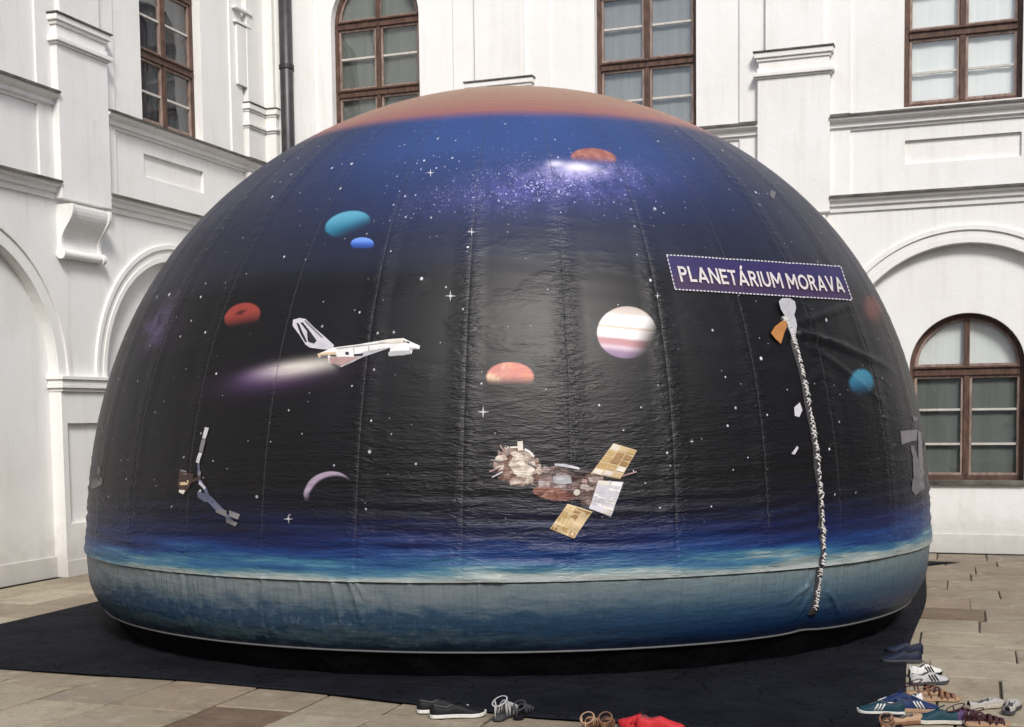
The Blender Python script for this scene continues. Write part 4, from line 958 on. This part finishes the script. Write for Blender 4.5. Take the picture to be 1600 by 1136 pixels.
def sneaker(label, x, y, rz, L=0.26, up='black', so='white', lace='white', stripe=None, low=False, group=None, z=0.0, heel=None):
    root = empty('shoe', (x, y, z+0.006), label, 'shoe', group, rz=rz)
    w = L*0.175
    mb = MB(); sole_mesh(mb, L, w, 0.0, 0.020, 0, 1.04); mb.build('sole', SM[so], root, smooth=False, bevel=0.003)
    N = 26; K = 14; v = []; f = []; mi = []
    H = 0.55 if low else 1.0
    for i in range(N+1):
        q = i/N; hw = outline_w(q, w)*0.98
        h = np.interp(q, [0, .04, .15, .30, .42, .52, .66, .80, .92, 1.0], [.050, .072*H+.01, .066*H+.006, .060*H, .074*H+.004, .072*H, .056, .044, .034, .012])
        lift = 0.010*max(0, (q-0.8)/0.2)**2
        op = 1.0 if 0.06 < q < 0.46 else 0.0
        if low and q < 0.66 and q > 0.06: op = 1.0
        for k in range(K+1):
            a = math.pi*k/K; cy = -math.cos(a); sz = math.sin(a)**0.75 if math.sin(a) > 0 else 0
            yy = hw*cy*(1.0 if abs(cy) > .5 else 1); zz_ = 0.018+lift+(h-0.018)*sz
            if op and 4 <= k <= K-4:
                u = (k-4)/(K-8); yy = hw*(-0.50+1.0*u)*0.9; zz_ = 0.026+lift if 0 < u < 1 else h+lift
            v.append((q*L-L/2, yy, zz_))
    for i in range(N):
        for k in range(K):
            a = i*(K+1)+k; f.append((a, a+1, a+K+2, a+K+1))
            q = (i+.5)/N; ins = 0.06 < q < (0.66 if low else 0.46) and 4 <= k < K-4
            mi.append(1 if ins else (2 if heel and q < 0.16 else 0))
    mats = [SM[up], SM['dgrey' if up != 'dgrey' else 'black'], SM[heel or up]]
    o = mk('upper', v, f, mats, root, smooth=True, mi=mi, fix=False); sd_ = o.modifiers.new('s', 'SUBSURF'); sd_.levels = 1; sd_.render_levels = 1
    if lace and not low:
        mb = MB()
        for j in range(5):
            q = 0.50+0.055*j; xx = q*L-L/2; h = np.interp(q, [.42, .52, .66, .80], [.078, .072, .056, .044])+0.004; ww = w*0.42
            mb.tube([(xx-.006, -ww, h-0.022), (xx, 0, h-0.005), (xx+.006, ww, h-0.022)], 0.0021, 6)
            mb.tube([(xx+.006, -ww, h-0.022), (xx, 0, h-0.004), (xx-.006, ww, h-0.022)], 0.0021, 6)
        mb.build('laces', SM[lace], root, smooth=True)
        mb = MB(); mb.add([(0.40*L-L/2, -w*.28, .088), (0.40*L-L/2, w*.28, .088), (0.56*L-L/2, w*.30, .070), (0.56*L-L/2, -w*.30, .070), (0.385*L-L/2, -w*.28, .092), (0.385*L-L/2, w*.28, .092)], [(0, 1, 2, 3), (4, 5, 1, 0)])
        mb.build('tongue', SM[stripe or up], root)
    if stripe:
        mb = MB()
        for s_ in (-1, 1):
            for j in range(3):
                q = 0.46+0.07*j; hw = outline_w(q, w)
                mb.tube([(q*L-L/2+.012, s_*hw*1.0, 0.022), (q*L-L/2, s_*hw*0.97, 0.040), (q*L-L/2-.010, s_*hw*0.74, 0.058)], 0.0045, 6)
        mb.build('stripe', SM[stripe], root, smooth=True)
    return root
def sandal(label, x, y, rz, L=0.24, so='brown', st='brown', nstr=3, ankle=True, cross=False, group=None, z=0.0, tall=1.0, rad_=0.0046):
    root = empty('sandal', (x, y, z+0.006), label, 'sandal', group, rz=rz); w = L*0.17
    mb = MB(); sole_mesh(mb, L, w, 0.0, 0.018); mb.build('sole', SM[so], root, bevel=0.003)
    def arc(q0, q1, h, r_=rad_, name='strap'):
        v = []; f = []; n_ = 14
        for k in range(n_+1):
            a = math.pi*k/n_; q = q0+(q1-q0)*k/n_; y = -outline_w(q, w)*1.0*math.cos(a); z_ = 0.012+h*math.sin(a)**0.7
            v += [(q*L-L/2-r_*1.3, y, z_), (q*L-L/2+r_*1.3, y, z_-0.002)]
        f = [(2*k, 2*k+1, 2*k+3, 2*k+2) for k in range(n_)]
        o_ = mk(name, v, f, SM[st], root, smooth=True); md_ = o_.modifiers.new('t', 'SOLIDIFY'); md_.thickness = 0.003
    for j in range(nstr):
        q = 0.80-0.13*j; hh_ = (0.026+0.008*j)*tall
        if cross: arc(q+0.05, q-0.07, hh_); arc(q-0.07, q+0.05, hh_+0.004)
        else: arc(q, q-0.01, hh_, rad_*1.5)
    if ankle:
        mb = MB(); pts = []
        for k in range(24):
            a = 2*math.pi*k/24; q = 0.20+0.20*math.cos(a); pts.append((q*L-L/2, 0.85*w*math.sin(a), 0.060*tall+0.018*math.cos(a)))
        mb.tube(pts, rad_, 6, closed=True, flat=0.6); mb.build('ankle_strap', SM[st], root, smooth=True)
        mb = MB()
        for s_ in (-1, 1): mb.tube([(0.30*L-L/2, s_*outline_w(.3, w)*.95, 0.014), (0.22*L-L/2, s_*w*.8, 0.060*tall)], rad_*.9, 6); mb.build('ankle_strap', SM[st], root, smooth=True); mb = MB()
        mb.tube([(0.01*L-L/2, 0, 0.014), (0.0*L-L/2, 0, 0.05*tall)], rad_, 6); mb.build('heel_strap', SM[st], root, smooth=True)
    return root
def fl(px, py, z=0.0):
    d = AR*(px-800)/FOC-AU*(py-PPY)/FOC+AF; t_ = (z-CAM[2])/d[2]; P_ = CAM+t_*d; return P_[0], P_[1]
def put(fn, label, px, py, ang, **kw):     # ang: toe direction, degrees in the ground plane relative to the view's right
    if px > 1300: kw['L'] = kw['L']*0.93
    x, y = fl(px, py); return fn(label, x, y, YAW+rad(ang), group='shoes left around the front of the ground sheet', **kw)
g1 = None
put(sneaker, 'black sneaker with white sole in front of the sheet, nearer of the pair', 716, 1121, 8, L=0.30, up='black', so='white', lace='dgrey')
put(sneaker, 'black sneaker with white sole, mostly hidden behind its mate', 692, 1113, 10, L=0.28, up='black', so='white', lace='dgrey')
put(sandal, 'black sandal with pale edged lattice straps standing by the black sneakers', 792, 1121, 60, L=0.24, so='dgrey', st='silver', nstr=4, cross=True, tall=1.6, rad_=0.0045)
put(sandal, 'dark strappy sandal just right of the lattice sandal', 818, 1119, 70, L=0.22, so='black', st='dgrey', nstr=4, cross=True, tall=1.1)
put(sandal, 'left one of the brown strap sandals at the bottom edge', 922, 1140, 75, L=0.23, so='brown', st='tan', nstr=3, tall=1.2)
put(sandal, 'right one of the brown strap sandals at the bottom edge', 948, 1140, 80, L=0.23, so='brown', st='brown', nstr=3, tall=1.2)
put(sneaker, 'bright red shoe at the bottom edge, left one with the round opening', 1000, 1139, 150, L=0.24, up='red', so='red', lace='red', stripe='red')
put(sneaker, 'bright red shoe at the bottom edge, right one pointing to the black sheet', 1032, 1143, -10, L=0.24, up='red', so='red', lace=None)
put(sneaker, 'dark blue shoe lying on the edge of the black sheet, farther one', 1412, 1022, 170, L=0.26, up='navy', so='black', lace='dgrey')
put(sneaker, 'dark blue shoe lying on the edge of the black sheet, nearer one', 1408, 1036, 175, L=0.27, up='navy', so='dgrey', lace='dgrey')
put(sneaker, 'black and white sneaker beside the dark sheet, farther of its pair', 1446, 1057, 20, L=0.25, up='white', so='black', lace='black', stripe='black')
put(sneaker, 'black and white sneaker beside the dark sheet, nearer of its pair', 1452, 1070, 14, L=0.27, up='silver', so='dgrey', lace='white', stripe='black')
put(sandal, 'brown strap sandal below the black and white sneakers, farther one', 1446, 1086, 5, L=0.25, so='tan', st='maroon', nstr=3, tall=1.1)
put(sandal, 'brown strap sandal below the black and white sneakers, nearer one', 1468, 1096, -5, L=0.25, so='tan', st='brown', nstr=3, tall=1.1)
put(sneaker, 'dark teal sneaker with white laces and white sole rim on the black sheet', 1376, 1117, 168, L=0.26, up='teal', so='white', lace='white', stripe='white')
put(sneaker, 'small blue sneaker with white laces behind the teal ones', 1408, 1103, 165, L=0.24, up='blue', so='white', lace='white', heel='white')
put(sneaker, 'bright blue sneaker with pale tongue between the teal sneakers', 1432, 1113, -10, L=0.25, up='blue', so='tan', lace='white', stripe='white')
put(sneaker, 'teal sneaker with pale toe and purple collar right of the blue one', 1466, 1131, 172, L=0.28, up='teal', so='offwhite', lace='white', heel='purple')
put(sneaker, 'tan low shoe in front of the blue sneakers at the bottom edge', 1420, 1132, 20, L=0.25, up='tan', so='brown', lace=None, low=True)
put(sandal, 'pinkish brown sandal at the bottom edge left of the tan shoe', 1386, 1142, 70, L=0.24, so='tan', st='brown', nstr=3, tall=1.2)
put(sandal, 'maroon strap sandal right of the teal sneaker', 1512, 1128, 10, L=0.25, so='maroon', st='maroon', nstr=4, tall=1.2)
put(sandal, 'maroon strap sandal farther right with pale insole at the bottom edge', 1543, 1136, -5, L=0.24, so='rose' if 'rose' in SM else 'tan', st='maroon', nstr=3, tall=1.2)
put(sneaker, 'pale grey slip-on shoe on the paving, left of the pair', 1540, 1107, 25, L=0.26, up='grey', so='beige', lace=None, low=True)
put(sneaker, 'pale grey slip-on shoe on the paving, right of the pair', 1580, 1111, 60, L=0.27, up='grey', so='dgrey', lace=None, low=True)
